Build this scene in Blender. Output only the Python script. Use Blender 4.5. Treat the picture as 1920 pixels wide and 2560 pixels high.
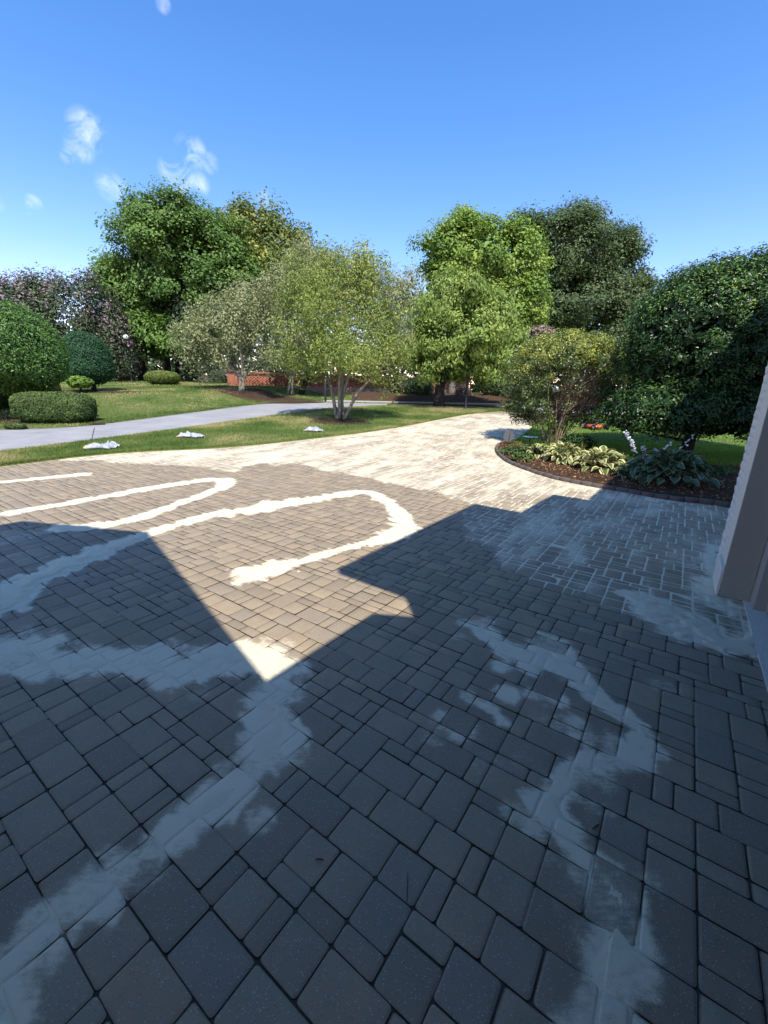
import bpy, math, random
import numpy as np
from mathutils import Vector

for o in list(bpy.data.objects):
    bpy.data.objects.remove(o, do_unlink=True)
scene = bpy.context.scene
COL = scene.collection
R = math.radians

# ------------------------------------------------------------------ camera
F_PX, PITCH, ROLL, EYE = 1052.0, R(16.2), R(-1.3), 1.6          # focal length in pixels of a 1920 wide picture, downward pitch, tilt of the horizon, eye height
cam_d = bpy.data.cameras.new('camera')
cam = bpy.data.objects.new('camera', cam_d)
COL.objects.link(cam)
cam.location = (0, 0, EYE)
from mathutils import Matrix
cam.rotation_euler = (Matrix.Rotation(R(90) - PITCH, 3, 'X') @ Matrix.Rotation(-ROLL, 3, 'Z')).to_euler()
cam_d.sensor_fit = 'HORIZONTAL'
cam_d.sensor_width = 36
cam_d.lens = 36 * F_PX / 1920
cam_d.clip_start, cam_d.clip_end = 0.05, 2000
scene.camera = cam

# ------------------------------------------------------------------ light
SHADOW = Vector((-0.11, 0.70, 0))                # how far a shadow falls per metre of height
to_sun = Vector((-SHADOW.x, -SHADOW.y, 1)).normalized()
sun_d = bpy.data.lights.new('sun', 'SUN')
sun_d.energy, sun_d.angle, sun_d.color = 2.5, R(0.53), (1.0, 0.955, 0.89)
sun = bpy.data.objects.new('sun', sun_d)
COL.objects.link(sun)
sun.location = (0, -10, 20)
sun.rotation_euler = to_sun.to_track_quat('Z', 'Y').to_euler()

def view_dir(vx, vy):
    """direction through a point of the picture, 1659 pixels wide"""
    u, v = vx * 1920 / 1659, vy * 1920 / 1659
    X, Y = (u - 960) / F_PX, (1280 - v) / F_PX
    X, Y = X * math.cos(ROLL) + Y * math.sin(ROLL), Y * math.cos(ROLL) - X * math.sin(ROLL)
    return np.array([X, math.cos(PITCH) + Y * math.sin(PITCH), -math.sin(PITCH) + Y * math.cos(PITCH)])

world = bpy.data.worlds.new('World')
scene.world = world
world.use_nodes = True
wn, wl = world.node_tree.nodes, world.node_tree.links
wn.clear()
w_out = wn.new('ShaderNodeOutputWorld')
w_bg = wn.new('ShaderNodeBackground')
w_bg.inputs['Strength'].default_value = 0.15
w_sky = wn.new('ShaderNodeTexSky')
w_sky.sky_type = 'NISHITA'
w_sky.sun_disc = False
w_sky.sun_elevation = math.asin(to_sun.z)
w_sky.sun_rotation = math.atan2(to_sun.x, to_sun.y)
w_sky.altitude = 200
w_sky.air_density, w_sky.dust_density, w_sky.ozone_density = 1.0, 0.15, 3.5
w_gam = wn.new('ShaderNodeHueSaturation')
w_gam.inputs['Saturation'].default_value = 1.3
wl.new(w_sky.outputs[0], w_gam.inputs['Color'])
w_tc = wn.new('ShaderNodeTexCoord')
w_noi = wn.new('ShaderNodeTexNoise')
w_noi.inputs['Scale'].default_value = 20
w_noi.inputs['Detail'].default_value = 9
w_noi.inputs['Roughness'].default_value = 0.62
w_noi.inputs['Distortion'].default_value = 0.6
wl.new(w_tc.outputs['Generated'], w_noi.inputs['Vector'])
acc = None
CLOUDS = [(188, 282, .052, 1.0), (172, 318, .04, .7), (240, 302, .030, .6), (152, 342, .026, .8), (412, 330, .05, .75), (452, 352, .03, .5),
          (385, 385, .062, .9), (425, 395, .04, .6), (240, 402, .045, .55), (72, 440, .024, .6), (76, 470, .02, .5), (-8, 440, .022, .5), (352, 8, .02, .6),
          (70, 600, .03, .4), (150, 592, .03, .6), (572, 432, .03, .5), (-260, 330, .08, .9), (-420, 420, .10, .9), (1950, 400, .07, .7), (2300, 300, .09, .8)]
for cx, cy, rad, wt in CLOUDS:
    d = view_dir(cx, cy)
    d = d / np.linalg.norm(d)
    dot = wn.new('ShaderNodeVectorMath')
    dot.operation = 'DOT_PRODUCT'
    dot.inputs[1].default_value = tuple(d)
    wl.new(w_tc.outputs['Generated'], dot.inputs[0])
    mr = wn.new('ShaderNodeMapRange')
    mr.interpolation_type = 'SMOOTHSTEP'
    mr.inputs['From Min'].default_value = math.cos(rad * .62)
    mr.inputs['From Max'].default_value = 1.0
    mr.inputs['To Max'].default_value = wt
    wl.new(dot.outputs['Value'], mr.inputs['Value'])
    if acc is None:
        acc = mr.outputs[0]
    else:
        ad = wn.new('ShaderNodeMath')
        ad.operation = 'MAXIMUM'
        wl.new(acc, ad.inputs[0]); wl.new(mr.outputs[0], ad.inputs[1])
        acc = ad.outputs[0]
w_nr = wn.new('ShaderNodeMapRange')
w_nr.inputs['From Min'].default_value, w_nr.inputs['From Max'].default_value = 0.44, 0.72
wl.new(w_noi.outputs['Fac'], w_nr.inputs['Value'])
w_mul = wn.new('ShaderNodeMath'); w_mul.operation = 'MULTIPLY'
wl.new(acc, w_mul.inputs[0]); wl.new(w_nr.outputs[0], w_mul.inputs[1])
w_m2 = wn.new('ShaderNodeMath'); w_m2.operation = 'MULTIPLY'; w_m2.inputs[1].default_value = 0.55
wl.new(w_mul.outputs[0], w_m2.inputs[0])
w_mix = wn.new('ShaderNodeMix'); w_mix.data_type = 'RGBA'
w_mix.inputs['B'].default_value = (4.2, 4.3, 4.7, 1)
wl.new(w_m2.outputs[0], w_mix.inputs['Factor'])
w_tint = wn.new('ShaderNodeMix'); w_tint.data_type = 'RGBA'; w_tint.blend_type = 'MULTIPLY'
w_tint.inputs['Factor'].default_value = 1
w_tint.inputs['B'].default_value = (1.13, .715, .71, 1)          # white balance of the picture
wl.new(w_gam.outputs[0], w_tint.inputs['A'])
wl.new(w_tint.outputs['Result'], w_mix.inputs['A'])
wl.new(w_mix.outputs['Result'], w_bg.inputs['Color'])
wl.new(w_bg.outputs[0], w_out.inputs[0])

vs = scene.view_settings
vs.view_transform, vs.look, vs.exposure, vs.gamma = 'Standard', 'None', 1.5, 1
vs.use_curve_mapping = False
scene.cycles.max_bounces = 8
scene.cycles.transparent_max_bounces = 8

# ------------------------------------------------------------------ small maths
def smooth(x, a=0., b=1.):
    t = np.clip((np.asarray(x, float) - a) / (b - a), 0, 1)
    return t * t * (3 - 2 * t)

def hash2(i, j, seed=0):
    n = (i.astype(np.int64) * 374761393 + j.astype(np.int64) * 668265263 + seed * 2147483647) & 0xffffffff
    n = ((n ^ (n >> 13)) * 1274126177) & 0xffffffff
    return ((n ^ (n >> 16)) & 0xffff) / 65535.0

def vnoise(x, y, seed=0):
    x, y = np.asarray(x, float), np.asarray(y, float)
    i, j = np.floor(x), np.floor(y)
    fx, fy = x - i, y - j
    fx, fy = fx * fx * (3 - 2 * fx), fy * fy * (3 - 2 * fy)
    i, j = i.astype(np.int64), j.astype(np.int64)
    return (hash2(i, j, seed) * (1 - fx) + hash2(i + 1, j, seed) * fx) * (1 - fy) + (hash2(i, j + 1, seed) * (1 - fx) + hash2(i + 1, j + 1, seed) * fx) * fy

def fbm(x, y, seed=0, octs=4):
    s, a, t = 0, 1., 0.
    for k in range(octs):
        s = s + a * vnoise(np.asarray(x) * 2 ** k, np.asarray(y) * 2 ** k, seed + k); t += a; a *= .55
    return s / t

C3X = np.array([-60, -20, -13.5, -12.2, -10.1, -8.2, -6.2, -4.4, -1.2, 60])
C3Y = np.array([9, 10.5, 12.6, 13.5, 14.3, 17.8, 21.6, 23.1, 23.4, 24])
def g(x, y):
    """height of the land: flat by the house, rising towards the street, with a lawn mound left of it"""
    x, y = np.asarray(x, float), np.asarray(y, float)
    t = np.maximum(0., y - 7.0)
    h = .06 * t * t / (t + 2.0)
    h = np.where(h < 1.1, h, 1.1 + .4 * (1 - np.exp(-np.maximum(0, h - 1.1) / .4)))
    m = .5 * smooth(y - np.interp(x, C3X, C3Y), .3, 6.5) * smooth(-x, 3.4, 7.5)
    return h + m

def g1(x, y):
    return float(g(x, y))

def W(vx, vy):
    """the point of the land seen at a point of the picture"""
    d = view_dir(vx, vy)
    t = .3
    while t < 400:
        if EYE + d[2] * t < g1(d[0] * t, d[1] * t):
            lo, hi = t / 1.02 - .01, t
            for _ in range(30):
                m = (lo + hi) / 2
                if EYE + d[2] * m < g1(d[0] * m, d[1] * m): hi = m
                else: lo = m
            return np.array([d[0] * hi, d[1] * hi, EYE + d[2] * hi])
        t *= 1.02
    raise ValueError((vx, vy))

def P(vx, vy, Y):
    """the point at world depth Y that the picture shows there"""
    d = view_dir(vx, vy)
    return np.array([0, 0, EYE]) + d * (Y / d[1])

def span(px, Y):
    """metres covered by px picture pixels near depth Y"""
    return px * 1920 / 1659 / F_PX * Y * 0.99

def proj(x, y, z):
    """picture pixel (1920 wide) of a world point"""
    z = z - EYE
    fw = y * math.cos(PITCH) - z * math.sin(PITCH)
    up = y * math.sin(PITCH) + z * math.cos(PITCH)
    x, up = x * math.cos(ROLL) - up * math.sin(ROLL), x * math.sin(ROLL) + up * math.cos(ROLL)
    return 960 + F_PX * x / fw, 1280 - F_PX * up / fw, fw

# ------------------------------------------------------------------ mesh helpers
def mk(name, V, F, mat=None, parent=None, attrs=None, flat=False, base=None, link=True):
    """one mesh object from numpy arrays; F is a list of (m,3) / (m,4) index arrays"""
    V = np.asarray(V, np.float32)
    if base is not None:
        V = V - np.asarray(base, np.float32)
    if not isinstance(F, (list, tuple)):
        F = [F]
    F = [np.asarray(f, np.int32) for f in F if len(f)]
    me = bpy.data.meshes.new(name)
    me.vertices.add(len(V))
    me.vertices.foreach_set('co', V.ravel())
    nl = sum(f.size for f in F); npoly = sum(len(f) for f in F)
    me.loops.add(nl)
    me.polygons.add(npoly)
    me.loops.foreach_set('vertex_index', np.concatenate([f.ravel() for f in F]))
    sizes = np.concatenate([np.full(len(f), f.shape[1], np.int32) for f in F])
    me.polygons.foreach_set('loop_start', np.concatenate([[0], np.cumsum(sizes)[:-1]]).astype(np.int32))
    me.polygons.foreach_set('use_smooth', np.full(npoly, not flat, bool))
    me.update(calc_edges=True)
    for k, a in (attrs or {}).items():
        at = me.attributes.new(k, 'FLOAT', 'POINT')
        at.data.foreach_set('value', np.asarray(a, np.float32).ravel())
    if mat is not None:
        me.materials.append(mat)
    if not link:
        return me
    o = bpy.data.objects.new(name, me)
    COL.objects.link(o)
    if parent is not None:
        o.parent = parent
    return o

def empty(name, loc=(0, 0, 0), rz=0):
    o = bpy.data.objects.new(name, None)
    o.empty_display_size = .2
    COL.objects.link(o)
    o.location = tuple(float(c) for c in loc); o.rotation_euler.z = rz
    return o

def tag(o, label=None, cat=None, group=None, kind=None):
    if label: o['label'] = label
    if cat: o['category'] = cat
    if group: o['group'] = group
    if kind: o['kind'] = kind
    return o

class MB:
    """collects shapes into one mesh"""
    def __init__(s):
        s.V, s.T, s.Q, s.n = [], [], [], 0
    def add(s, V, tri=None, quad=None):
        V = np.asarray(V, float).reshape(-1, 3)
        if tri is not None and len(tri): s.T.append(np.asarray(tri, int) + s.n)
        if quad is not None and len(quad): s.Q.append(np.asarray(quad, int) + s.n)
        s.V.append(V); s.n += len(V)
        return s
    def box(s, c, size, rot=None, bev=0.0):
        sx, sy, sz = np.asarray(size, float) / 2
        b = min(bev, sx * .45, sy * .45, sz * .45)
        if b <= 0:
            V = np.array([[x, y, z] for z in (-sz, sz) for y in (-sy, sy) for x in (-sx, sx)])
            Q = [[0, 2, 3, 1], [4, 5, 7, 6], [0, 1, 5, 4], [2, 6, 7, 3], [0, 4, 6, 2], [1, 3, 7, 5]]
            T = []
        else:
            V, idx = [], {}
            for ix in (-1, 1):
                for iy in (-1, 1):
                    for iz in (-1, 1):
                        for ax in range(3):
                            p = [ix * (sx - b), iy * (sy - b), iz * (sz - b)]
                            p[ax] = (ix, iy, iz)[ax] * (sx, sy, sz)[ax]
                            idx[(ix, iy, iz, ax)] = len(V); V.append(p)
            V = np.array(V); Q, T = [], []
            for ax in range(3):
                o1, o2 = [(1, 2), (2, 0), (0, 1)][ax]
                for sgn in (-1, 1):
                    q = []
                    for e1, e2 in ((-1, -1), (1, -1), (1, 1), (-1, 1)):
                        k = [0, 0, 0]; k[ax] = sgn; k[o1] = e1; k[o2] = e2
                        q.append(idx[(*k, ax)])
                    Q.append(q if sgn > 0 else q[::-1])
                    # edge bevels between ax and o1
                    for e1 in (-1, 1):
                        ka, kb = [0, 0, 0], [0, 0, 0]
                        ka[ax] = kb[ax] = sgn; ka[o1] = kb[o1] = e1; ka[o2], kb[o2] = -1, 1
                        q = [idx[(*ka, ax)], idx[(*kb, ax)], idx[(*kb, o1)], idx[(*ka, o1)]]
                        Q.append(q if sgn * e1 < 0 else q[::-1])
            for ix in (-1, 1):
                for iy in (-1, 1):
                    for iz in (-1, 1):
                        t = [idx[(ix, iy, iz, a)] for a in range(3)]
                        T.append(t if ix * iy * iz > 0 else t[::-1])
        if rot is not None:
            V = V @ np.asarray(rot).T
        return s.add(V + np.asarray(c, float), T, Q)
    def tube(s, pts, rad, n=7, cap=True):
        pts = np.asarray(pts, float); m = len(pts)
        rad = np.broadcast_to(np.asarray(rad, float), (m,))
        d = np.gradient(pts, axis=0); d /= np.linalg.norm(d, axis=1)[:, None] + 1e-9
        ref = np.array([0., 0, 1]) if abs(d[0][2]) < .9 else np.array([1., 0, 0])
        V = []
        for k in range(m):
            a = np.cross(d[k], ref); a /= np.linalg.norm(a) + 1e-9
            b = np.cross(d[k], a)
            ang = np.linspace(0, 2 * math.pi, n, endpoint=False)
            V.append(pts[k] + rad[k] * (np.cos(ang)[:, None] * a + np.sin(ang)[:, None] * b))
        V = np.concatenate(V)
        Q = [[k * n + i, k * n + (i + 1) % n, (k + 1) * n + (i + 1) % n, (k + 1) * n + i] for k in range(m - 1) for i in range(n)]
        T = []
        if cap:
            V = np.vstack([V, pts[0], pts[-1]])
            a, b = m * n, m * n + 1
            T = [[a, (i + 1) % n, i] for i in range(n)] + [[b, (m - 1) * n + i, (m - 1) * n + (i + 1) % n] for i in range(n)]
        return s.add(V, T, Q)
    def lathe(s, prof, n=16, c=(0, 0, 0)):
        prof = np.asarray(prof, float); m = len(prof)
        ang = np.linspace(0, 2 * math.pi, n, endpoint=False)
        V = np.concatenate([np.stack([r * np.cos(ang), r * np.sin(ang), np.full(n, z)], 1) for r, z in prof]) + np.asarray(c, float)
        Q = [[k * n + i, k * n + (i + 1) % n, (k + 1) * n + (i + 1) % n, (k + 1) * n + i] for k in range(m - 1) for i in range(n)]
        return s.add(V, None, Q)
    def prism(s, poly, z0, z1):
        """a closed plan outline (counter clockwise) pulled up from z0 to z1 (numbers or per-corner lists)"""
        poly = np.asarray(poly, float); n = len(poly)
        z0 = np.broadcast_to(np.asarray(z0, float), (n,)); z1 = np.broadcast_to(np.asarray(z1, float), (n,))
        V = np.vstack([np.column_stack([poly, z0]), np.column_stack([poly, z1])])
        Q = [[i, (i + 1) % n, n + (i + 1) % n, n + i] for i in range(n)]
        T = [[n, n + i, n + i + 1] for i in range(1, n - 1)] + [[0, i + 1, i] for i in range(1, n - 1)]
        return s.add(V, T, Q)
    def build(s, name, mat, parent=None, base=None, flat=False, attrs=None):
        V = np.concatenate(s.V)
        F = []
        if s.T: F.append(np.concatenate(s.T))
        if s.Q: F.append(np.concatenate(s.Q))
        return mk(name, V, F, mat, parent, attrs, flat, base)

def rotz(a):
    c, s_ = math.cos(a), math.sin(a)
    return np.array([[c, -s_, 0], [s_, c, 0], [0, 0, 1]])

# ------------------------------------------------------------------ materials
class NT:
    def __init__(s, name):
        s.m = bpy.data.materials.new(name); s.m.use_nodes = True
        s.n, s.l = s.m.node_tree.nodes, s.m.node_tree.links
        s.b = s.n['Principled BSDF']; s.out = s.n['Material Output']
        s.tc = s.n.new('ShaderNodeTexCoord').outputs['Object']
        s.geo = s.n.new('ShaderNodeNewGeometry')
        s.pos = s.geo.outputs['Position']
    def put(s, sock, v):
        if isinstance(v, bpy.types.NodeSocket): s.l.new(v, sock)
        elif isinstance(v, (tuple, list)): sock.default_value = tuple(v) + ((1,) if len(v) == 3 and sock.type == 'RGBA' else ())
        else: sock.default_value = v
    def noise(s, scale, detail=4, rough=.55, vec=None, dist=0):
        t = s.n.new('ShaderNodeTexNoise')
        t.inputs['Scale'].default_value, t.inputs['Detail'].default_value, t.inputs['Roughness'].default_value = scale, detail, rough
        t.inputs['Distortion'].default_value = dist
        s.l.new(vec if vec is not None else s.pos, t.inputs['Vector'])
        return t.outputs['Fac']
    def vor(s, scale, vec=None, out='Distance'):
        t = s.n.new('ShaderNodeTexVoronoi'); t.inputs['Scale'].default_value = scale
        s.l.new(vec if vec is not None else s.pos, t.inputs['Vector'])
        return t.outputs[out]
    def scale(s, v, vec=None):
        t = s.n.new('ShaderNodeMapping'); t.inputs['Scale'].default_value = v
        s.l.new(vec if vec is not None else s.pos, t.inputs['Vector'])
        return t.outputs[0]
    def rot(s, z, v, vec=None):
        t = s.n.new('ShaderNodeMapping'); t.inputs['Rotation'].default_value = (0, 0, z); t.inputs['Scale'].default_value = v
        s.l.new(vec if vec is not None else s.pos, t.inputs['Vector'])
        return t.outputs[0]
    def rng(s, v, a, b, c=0., d=1., sm=False):
        t = s.n.new('ShaderNodeMapRange')
        if sm: t.interpolation_type = 'SMOOTHSTEP'
        s.put(t.inputs['Value'], v)
        for k, x in zip(('From Min', 'From Max', 'To Min', 'To Max'), (a, b, c, d)): s.put(t.inputs[k], x)
        return t.outputs[0]
    def math(s, op, a, b=0.):
        t = s.n.new('ShaderNodeMath'); t.operation = op
        s.put(t.inputs[0], a); s.put(t.inputs[1], b)
        return t.outputs[0]
    def mix(s, f, a, b, mode='MIX'):
        t = s.n.new('ShaderNodeMix'); t.data_type = 'RGBA'; t.blend_type = mode
        s.put(t.inputs['Factor'], f); s.put(t.inputs['A'], a); s.put(t.inputs['B'], b)
        return t.outputs['Result']
    def ramp(s, f, stops):
        t = s.n.new('ShaderNodeValToRGB'); e = t.color_ramp.elements
        while len(e) < len(stops): e.new(.5)
        for k, (p, c) in enumerate(stops):
            e[k].position = p; e[k].color = (*c, 1)
        s.put(t.inputs[0], f)
        return t.outputs[0]
    def attr(s, name):
        t = s.n.new('ShaderNodeAttribute'); t.attribute_name = name
        return t.outputs['Fac']
    def bump(s, h, strength=.5, dist=.01):
        t = s.n.new('ShaderNodeBump'); t.inputs['Strength'].default_value = strength; t.inputs['Distance'].default_value = dist
        s.l.new(h, t.inputs['Height']); s.l.new(t.outputs[0], s.b.inputs['Normal'])
    def done(s, col=None, rough=.8, spec=None, metal=None):
        if col is not None: s.put(s.b.inputs['Base Color'], col)
        s.put(s.b.inputs['Roughness'], rough)
        if spec is not None: s.put(s.b.inputs['Specular IOR Level'], spec)
        if metal is not None: s.put(s.b.inputs['Metallic'], metal)
        return s.m

def plain(name, col, rough=.7, var=.12, scale=6, spec=.3, metal=None, bump=0):
    t = NT(name)
    n = t.noise(scale, 5)
    dark = tuple(c * (1 - var) for c in col); light = tuple(min(1, c * (1 + var)) for c in col)
    if bump: t.bump(t.noise(scale * 6, 4), .4, bump)
    return t.done(t.mix(n, dark, light), rough, spec, metal)

SAND = (.70, .615, .43)

def paver_material():
    t = NT('paver_concrete')
    tint, dust = t.attr('tint'), t.attr('dust')
    base = t.ramp(tint, [(0, (.266, .208, .134)), (.3, (.316, .247, .158)), (.55, (.348, .274, .174)), (.78, (.390, .290, .175)), (1, (.292, .238, .166))])
    blot = t.noise(7, 3)
    base = t.mix(t.rng(blot, .3, .7, .0, .45), base, (.240, .188, .130))
    fine = t.noise(160, 3, .7)
    base = t.mix(t.rng(fine, .25, .75, 0, .45), base, t.mix(.5, base, (.08, .065, .05)))
    speck = t.vor(170)
    sel = t.vor(170, None, 'Color')
    sx = t.n.new('ShaderNodeSeparateColor'); t.l.new(sel, sx.inputs[0])
    isel = t.math('MULTIPLY', t.rng(speck, .18, .30, 1, 0), t.math('GREATER_THAN', sx.outputs[0], .80))
    base = t.mix(t.math('MULTIPLY', isel, .75), base, (.62, .59, .54))
    isd = t.math('MULTIPLY', t.rng(speck, .2, .32, 1, 0), t.math('LESS_THAN', sx.outputs[0], .08))
    base = t.mix(t.math('MULTIPLY', isd, .6), base, (.03, .03, .03))
    # sand dust caught on the top
    stre = t.noise(1, 5, .65, t.rot(R(-35), (14, 60, 30)))
    dn = t.math('ADD', t.math('MULTIPLY', t.math('SUBTRACT', t.noise(26, 5, .65), .5), .55), t.math('ADD', t.math('MULTIPLY', t.math('SUBTRACT', stre, .5), .5), t.math('MULTIPLY', t.math('SUBTRACT', t.noise(420, 2, .8), .5), .7)))
    cov = t.rng(t.math('ADD', dust, t.math('MULTIPLY', dn, t.rng(dust, 0, .12, 0, 1))), .16, .66, 0, .97, True)
    sandc = t.mix(t.noise(90, 4, .7), tuple(c * .9 for c in SAND), tuple(min(1, c * 1.06) for c in SAND))
    col = t.mix(cov, base, sandc)
    t.bump(t.math('ADD', t.noise(220, 3, .75), t.math('MULTIPLY', t.noise(40, 3), .8)), .55, .0022)
    return t.done(col, t.rng(fine, 0, 1, .62, .9), .35)

def sand_material():
    t = NT('joint_sand')
    n = t.noise(5, 5, .6)
    c = t.mix(n, tuple(x * .92 for x in SAND), tuple(min(1, x * 1.07) for x in SAND))
    gr = t.noise(420, 3, .8)
    c = t.mix(t.rng(gr, .3, .75, 0, .35), c, tuple(x * .72 for x in SAND))
    t.bump(t.math('ADD', t.noise(380, 2, .8), t.math('MULTIPLY', t.noise(30, 4, .6), 1.6)), .5, .003)
    return t.done(c, .95, .1)

def bedding_material():
    t = NT('joint_bedding')
    dust = t.attr('dust')
    cov = t.rng(t.math('ADD', dust, t.math('MULTIPLY', t.math('SUBTRACT', t.noise(9, 4), .5), .5)), .12, .5, 0, 1, True)
    dark = t.mix(t.noise(30, 4), (.050, .042, .034), (.13, .108, .082))
    t.bump(t.noise(200, 3), .6, .003)
    return t.done(t.mix(cov, dark, SAND), .95, .1)

M_PAVER, M_SAND, M_BED = paver_material(), sand_material(), bedding_material()
# ------------------------------------------------------------------ land
def catmull(pts, n=8):
    pts = np.asarray(pts, float)
    p = np.vstack([2 * pts[0] - pts[1], pts, 2 * pts[-1] - pts[-2]])
    out = []
    for i in range(1, len(p) - 2):
        for t in np.linspace(0, 1, n, endpoint=False):
            a, b, c, d = p[i - 1], p[i], p[i + 1], p[i + 2]
            out.append(.5 * ((2 * b) + (c - a) * t + (2 * a - 5 * b + 4 * c - d) * t * t + (3 * b - a - 3 * c + d) * t ** 3))
    out.append(p[-2])
    return np.array(out)

def resample(c, n):
    s = np.concatenate([[0], np.cumsum(np.hypot(*np.diff(c, axis=0).T))])
    q = np.linspace(0, s[-1], n)
    return np.column_stack([np.interp(q, s, c[:, 0]), np.interp(q, s, c[:, 1])])

def sheet(name, A, B, nu, nv, zoff, mat, power=1.0, skirt=.07, rough=0.0, parent=None, bulge=0.0, seed=3):
    A, B = resample(A, nu), resample(B, nu)
    ts = np.linspace(0, 1, nv) ** power
    XY = (A[None] * (1 - ts)[:, None, None] + B[None] * ts[:, None, None])
    x, y = XY[..., 0], XY[..., 1]
    z = g(x, y) + zoff + rough * (fbm(x * 2.3, y * 2.3, seed) - .5) + bulge * (np.sin(math.pi * np.clip(ts, 0, 1)) ** .6)[:, None]
    V = np.stack([x, y, z], -1)
    rows = [V[0] - [0, 0, skirt], *V, V[-1] - [0, 0, skirt]]
    V = np.array(rows); m = len(rows)
    i, j = np.meshgrid(np.arange(m - 1), np.arange(nu - 1), indexing='ij')
    a = (i * nu + j).ravel()
    Q = np.column_stack([a, a + 1, a + nu + 1, a + nu])
    return mk(name, V.reshape(-1, 3), Q, mat, parent)

def grass_ground(name, dry=.5):
    t = NT(name)
    big = t.noise(.55, 4, .6)
    mid = t.noise(3.2, 5, .65)
    fine = t.noise(60, 4, .75, t.scale((1, 1, .3)))
    c = t.ramp(big, [(.28, (0.073, 0.126, 0.025)), (.5, (0.113, 0.168, 0.039)), (.72, (0.191, 0.210, 0.061))])
    c = t.mix(t.rng(mid, .52, .78, 0, dry), c, (0.346, 0.260, 0.121))
    c = t.mix(t.rng(fine, .3, .75, 0, .65), c, (0.051, 0.077, 0.020))
    t.bump(t.math('ADD', fine, t.math('MULTIPLY', t.noise(14, 4), .6)), .9, .04)
    return t.done(c, .9, .15)

def mulch_material(name, a, b):
    t = NT(name)
    v = t.noise(26, 5, .75, t.scale((1, 2.2, 1)), 1.2)
    c = t.ramp(v, [(.3, tuple(x * .35 for x in a)), (.5, a), (.68, b)])
    c = t.mix(t.rng(t.noise(2.5, 4), .4, .7, 0, .5), c, tuple(x * .5 for x in a))
    t.bump(v, 1.0, .05)
    return t.done(c, .95, .1)

def concrete_road():
    t = NT('stamped_concrete')
    c = t.ramp(t.noise(.9, 5, .6), [(.3, (0.227, 0.223, 0.226)), (.55, (0.294, 0.286, 0.284)), (.75, (0.361, 0.350, 0.336))])
    c = t.mix(t.rng(t.noise(1, 5, .7, t.rot(R(-25), (1.0, 7, 2))), .42, .7, 0, .6), c, (0.437, 0.416, 0.391))
    c = t.mix(t.rng(t.noise(40, 4, .7), .35, .7, 0, .4), c, (0.185, 0.183, 0.180))
    t.bump(t.noise(25, 5, .7), .5, .012)
    return t.done(c, .85, .25)

M_GRASS = grass_ground('lawn_ground', .8)
M_GRASS_R = grass_ground('lawn_ground_fresh', .1)
M_SOIL = plain('soil', (.07, .05, .033), .95, .3, 8, .1, bump=.02)
M_MULCH = mulch_material('pine_bark_mulch', (.095, .056, .032), (.18, .11, .06))
M_MULCH_D = mulch_material('dark_mulch', (.075, .045, .030), (.15, .10, .07))
M_ROAD = concrete_road()

C1 = catmull([W(*p)[:2] for p in [(-260, 1052), (-150, 1030), (0, 1008), (250, 980), (500, 966), (700, 945), (850, 925), (1000, 897), (1075, 889), (1150, 884)]])
C2 = catmull([W(*p)[:2] for p in [(-260, 1020), (-150, 997), (0, 977), (200, 952), (400, 925), (600, 897), (720, 882), (870, 876), (1000, 880), (1075, 884), (1150, 882)]])
C3 = catmull([W(*p)[:2] for p in [(-260, 946), (-150, 938), (0, 928), (180, 920), (400, 893), (560, 873)]] + [(-4.4, 23.1), (-1.2, 23.4), (4, 23.6), (10, 23.8), (24, 24)])
C2x = np.vstack([C2, [[9, 21.0], [24, 21.5]]])

gx, gy = np.meshgrid(np.concatenate([np.linspace(-160, -30, 14), np.linspace(-28, 28, 57), np.linspace(30, 160, 14)]),
                     np.concatenate([np.linspace(-40, -2, 8), np.linspace(-1, 45, 47), np.linspace(50, 400, 20)]))
V = np.stack([gx, gy, g(gx, gy) - .12], -1).reshape(-1, 3)
ny_, nx_ = gx.shape
ii, jj = np.meshgrid(np.arange(ny_ - 1), np.arange(nx_ - 1), indexing='ij')
a_ = (ii * nx_ + jj).ravel()
tag(mk('ground', V, np.column_stack([a_, a_ + 1, a_ + nx_ + 1, a_ + nx_]), M_GRASS), kind='structure')

tag(sheet('lawn_strip', C1, C2, 160, 26, .028, M_GRASS, rough=.02), kind='structure')
tag(sheet('road', C2x, C3, 160, 14, .0, M_ROAD), kind='structure')
far = resample(C3, 160); C3r = far.copy()
far = np.column_stack([far[:, 0] * (1 + 26 / np.maximum(6, far[:, 1])), far[:, 1] * 0 + 62])
tag(sheet('lawn', C3r, far, 160, 60, .03, M_GRASS, power=1.7, rough=.05), kind='structure')

# bed on the right and the lawn behind it
BED = catmull([W(*p)[:2] for p in [(1098, 951), (1076, 964), (1073, 975), (1083, 988), (1110, 1005), (1200, 1035), (1350, 1063), (1450, 1080), (1570, 1095)]] + [(5.6, 5.15), (7.0, 4.6)], 6)
BEDBACK = np.array([[3.35, 11.35], [4.4, 10.9], [6.0, 10.1], [8, 9.3], [11, 8.2], [14, 7.0]])
tag(sheet('flower_bed', BED, BEDBACK, 70, 24, .035, M_MULCH, rough=.05, bulge=.06), kind='structure')
DR = catmull([(3.25, 11.25), (3.5, 11.9), (4.3, 13.4), (5.1, 15.0), (6.3, 17.2), (8.0, 19.2), (12, 20.6)], 6)
RB = np.array([[14, 6.9], [22, 5], [30, 8], [34, 14], [34, 18], [30, 20.8]])
tag(sheet('side_lawn', DR, RB, 80, 50, .03, M_GRASS_R, power=1.5, rough=.03), kind='structure')
BB2 = np.array([[3.3, 11.3], [4.3, 12.0], [6, 12.4], [10, 12.5], [14, 12]])
tag(sheet('side_lawn_front', BEDBACK, BB2, 60, 20, .026, M_GRASS_R, rough=.03), kind='structure')
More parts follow.
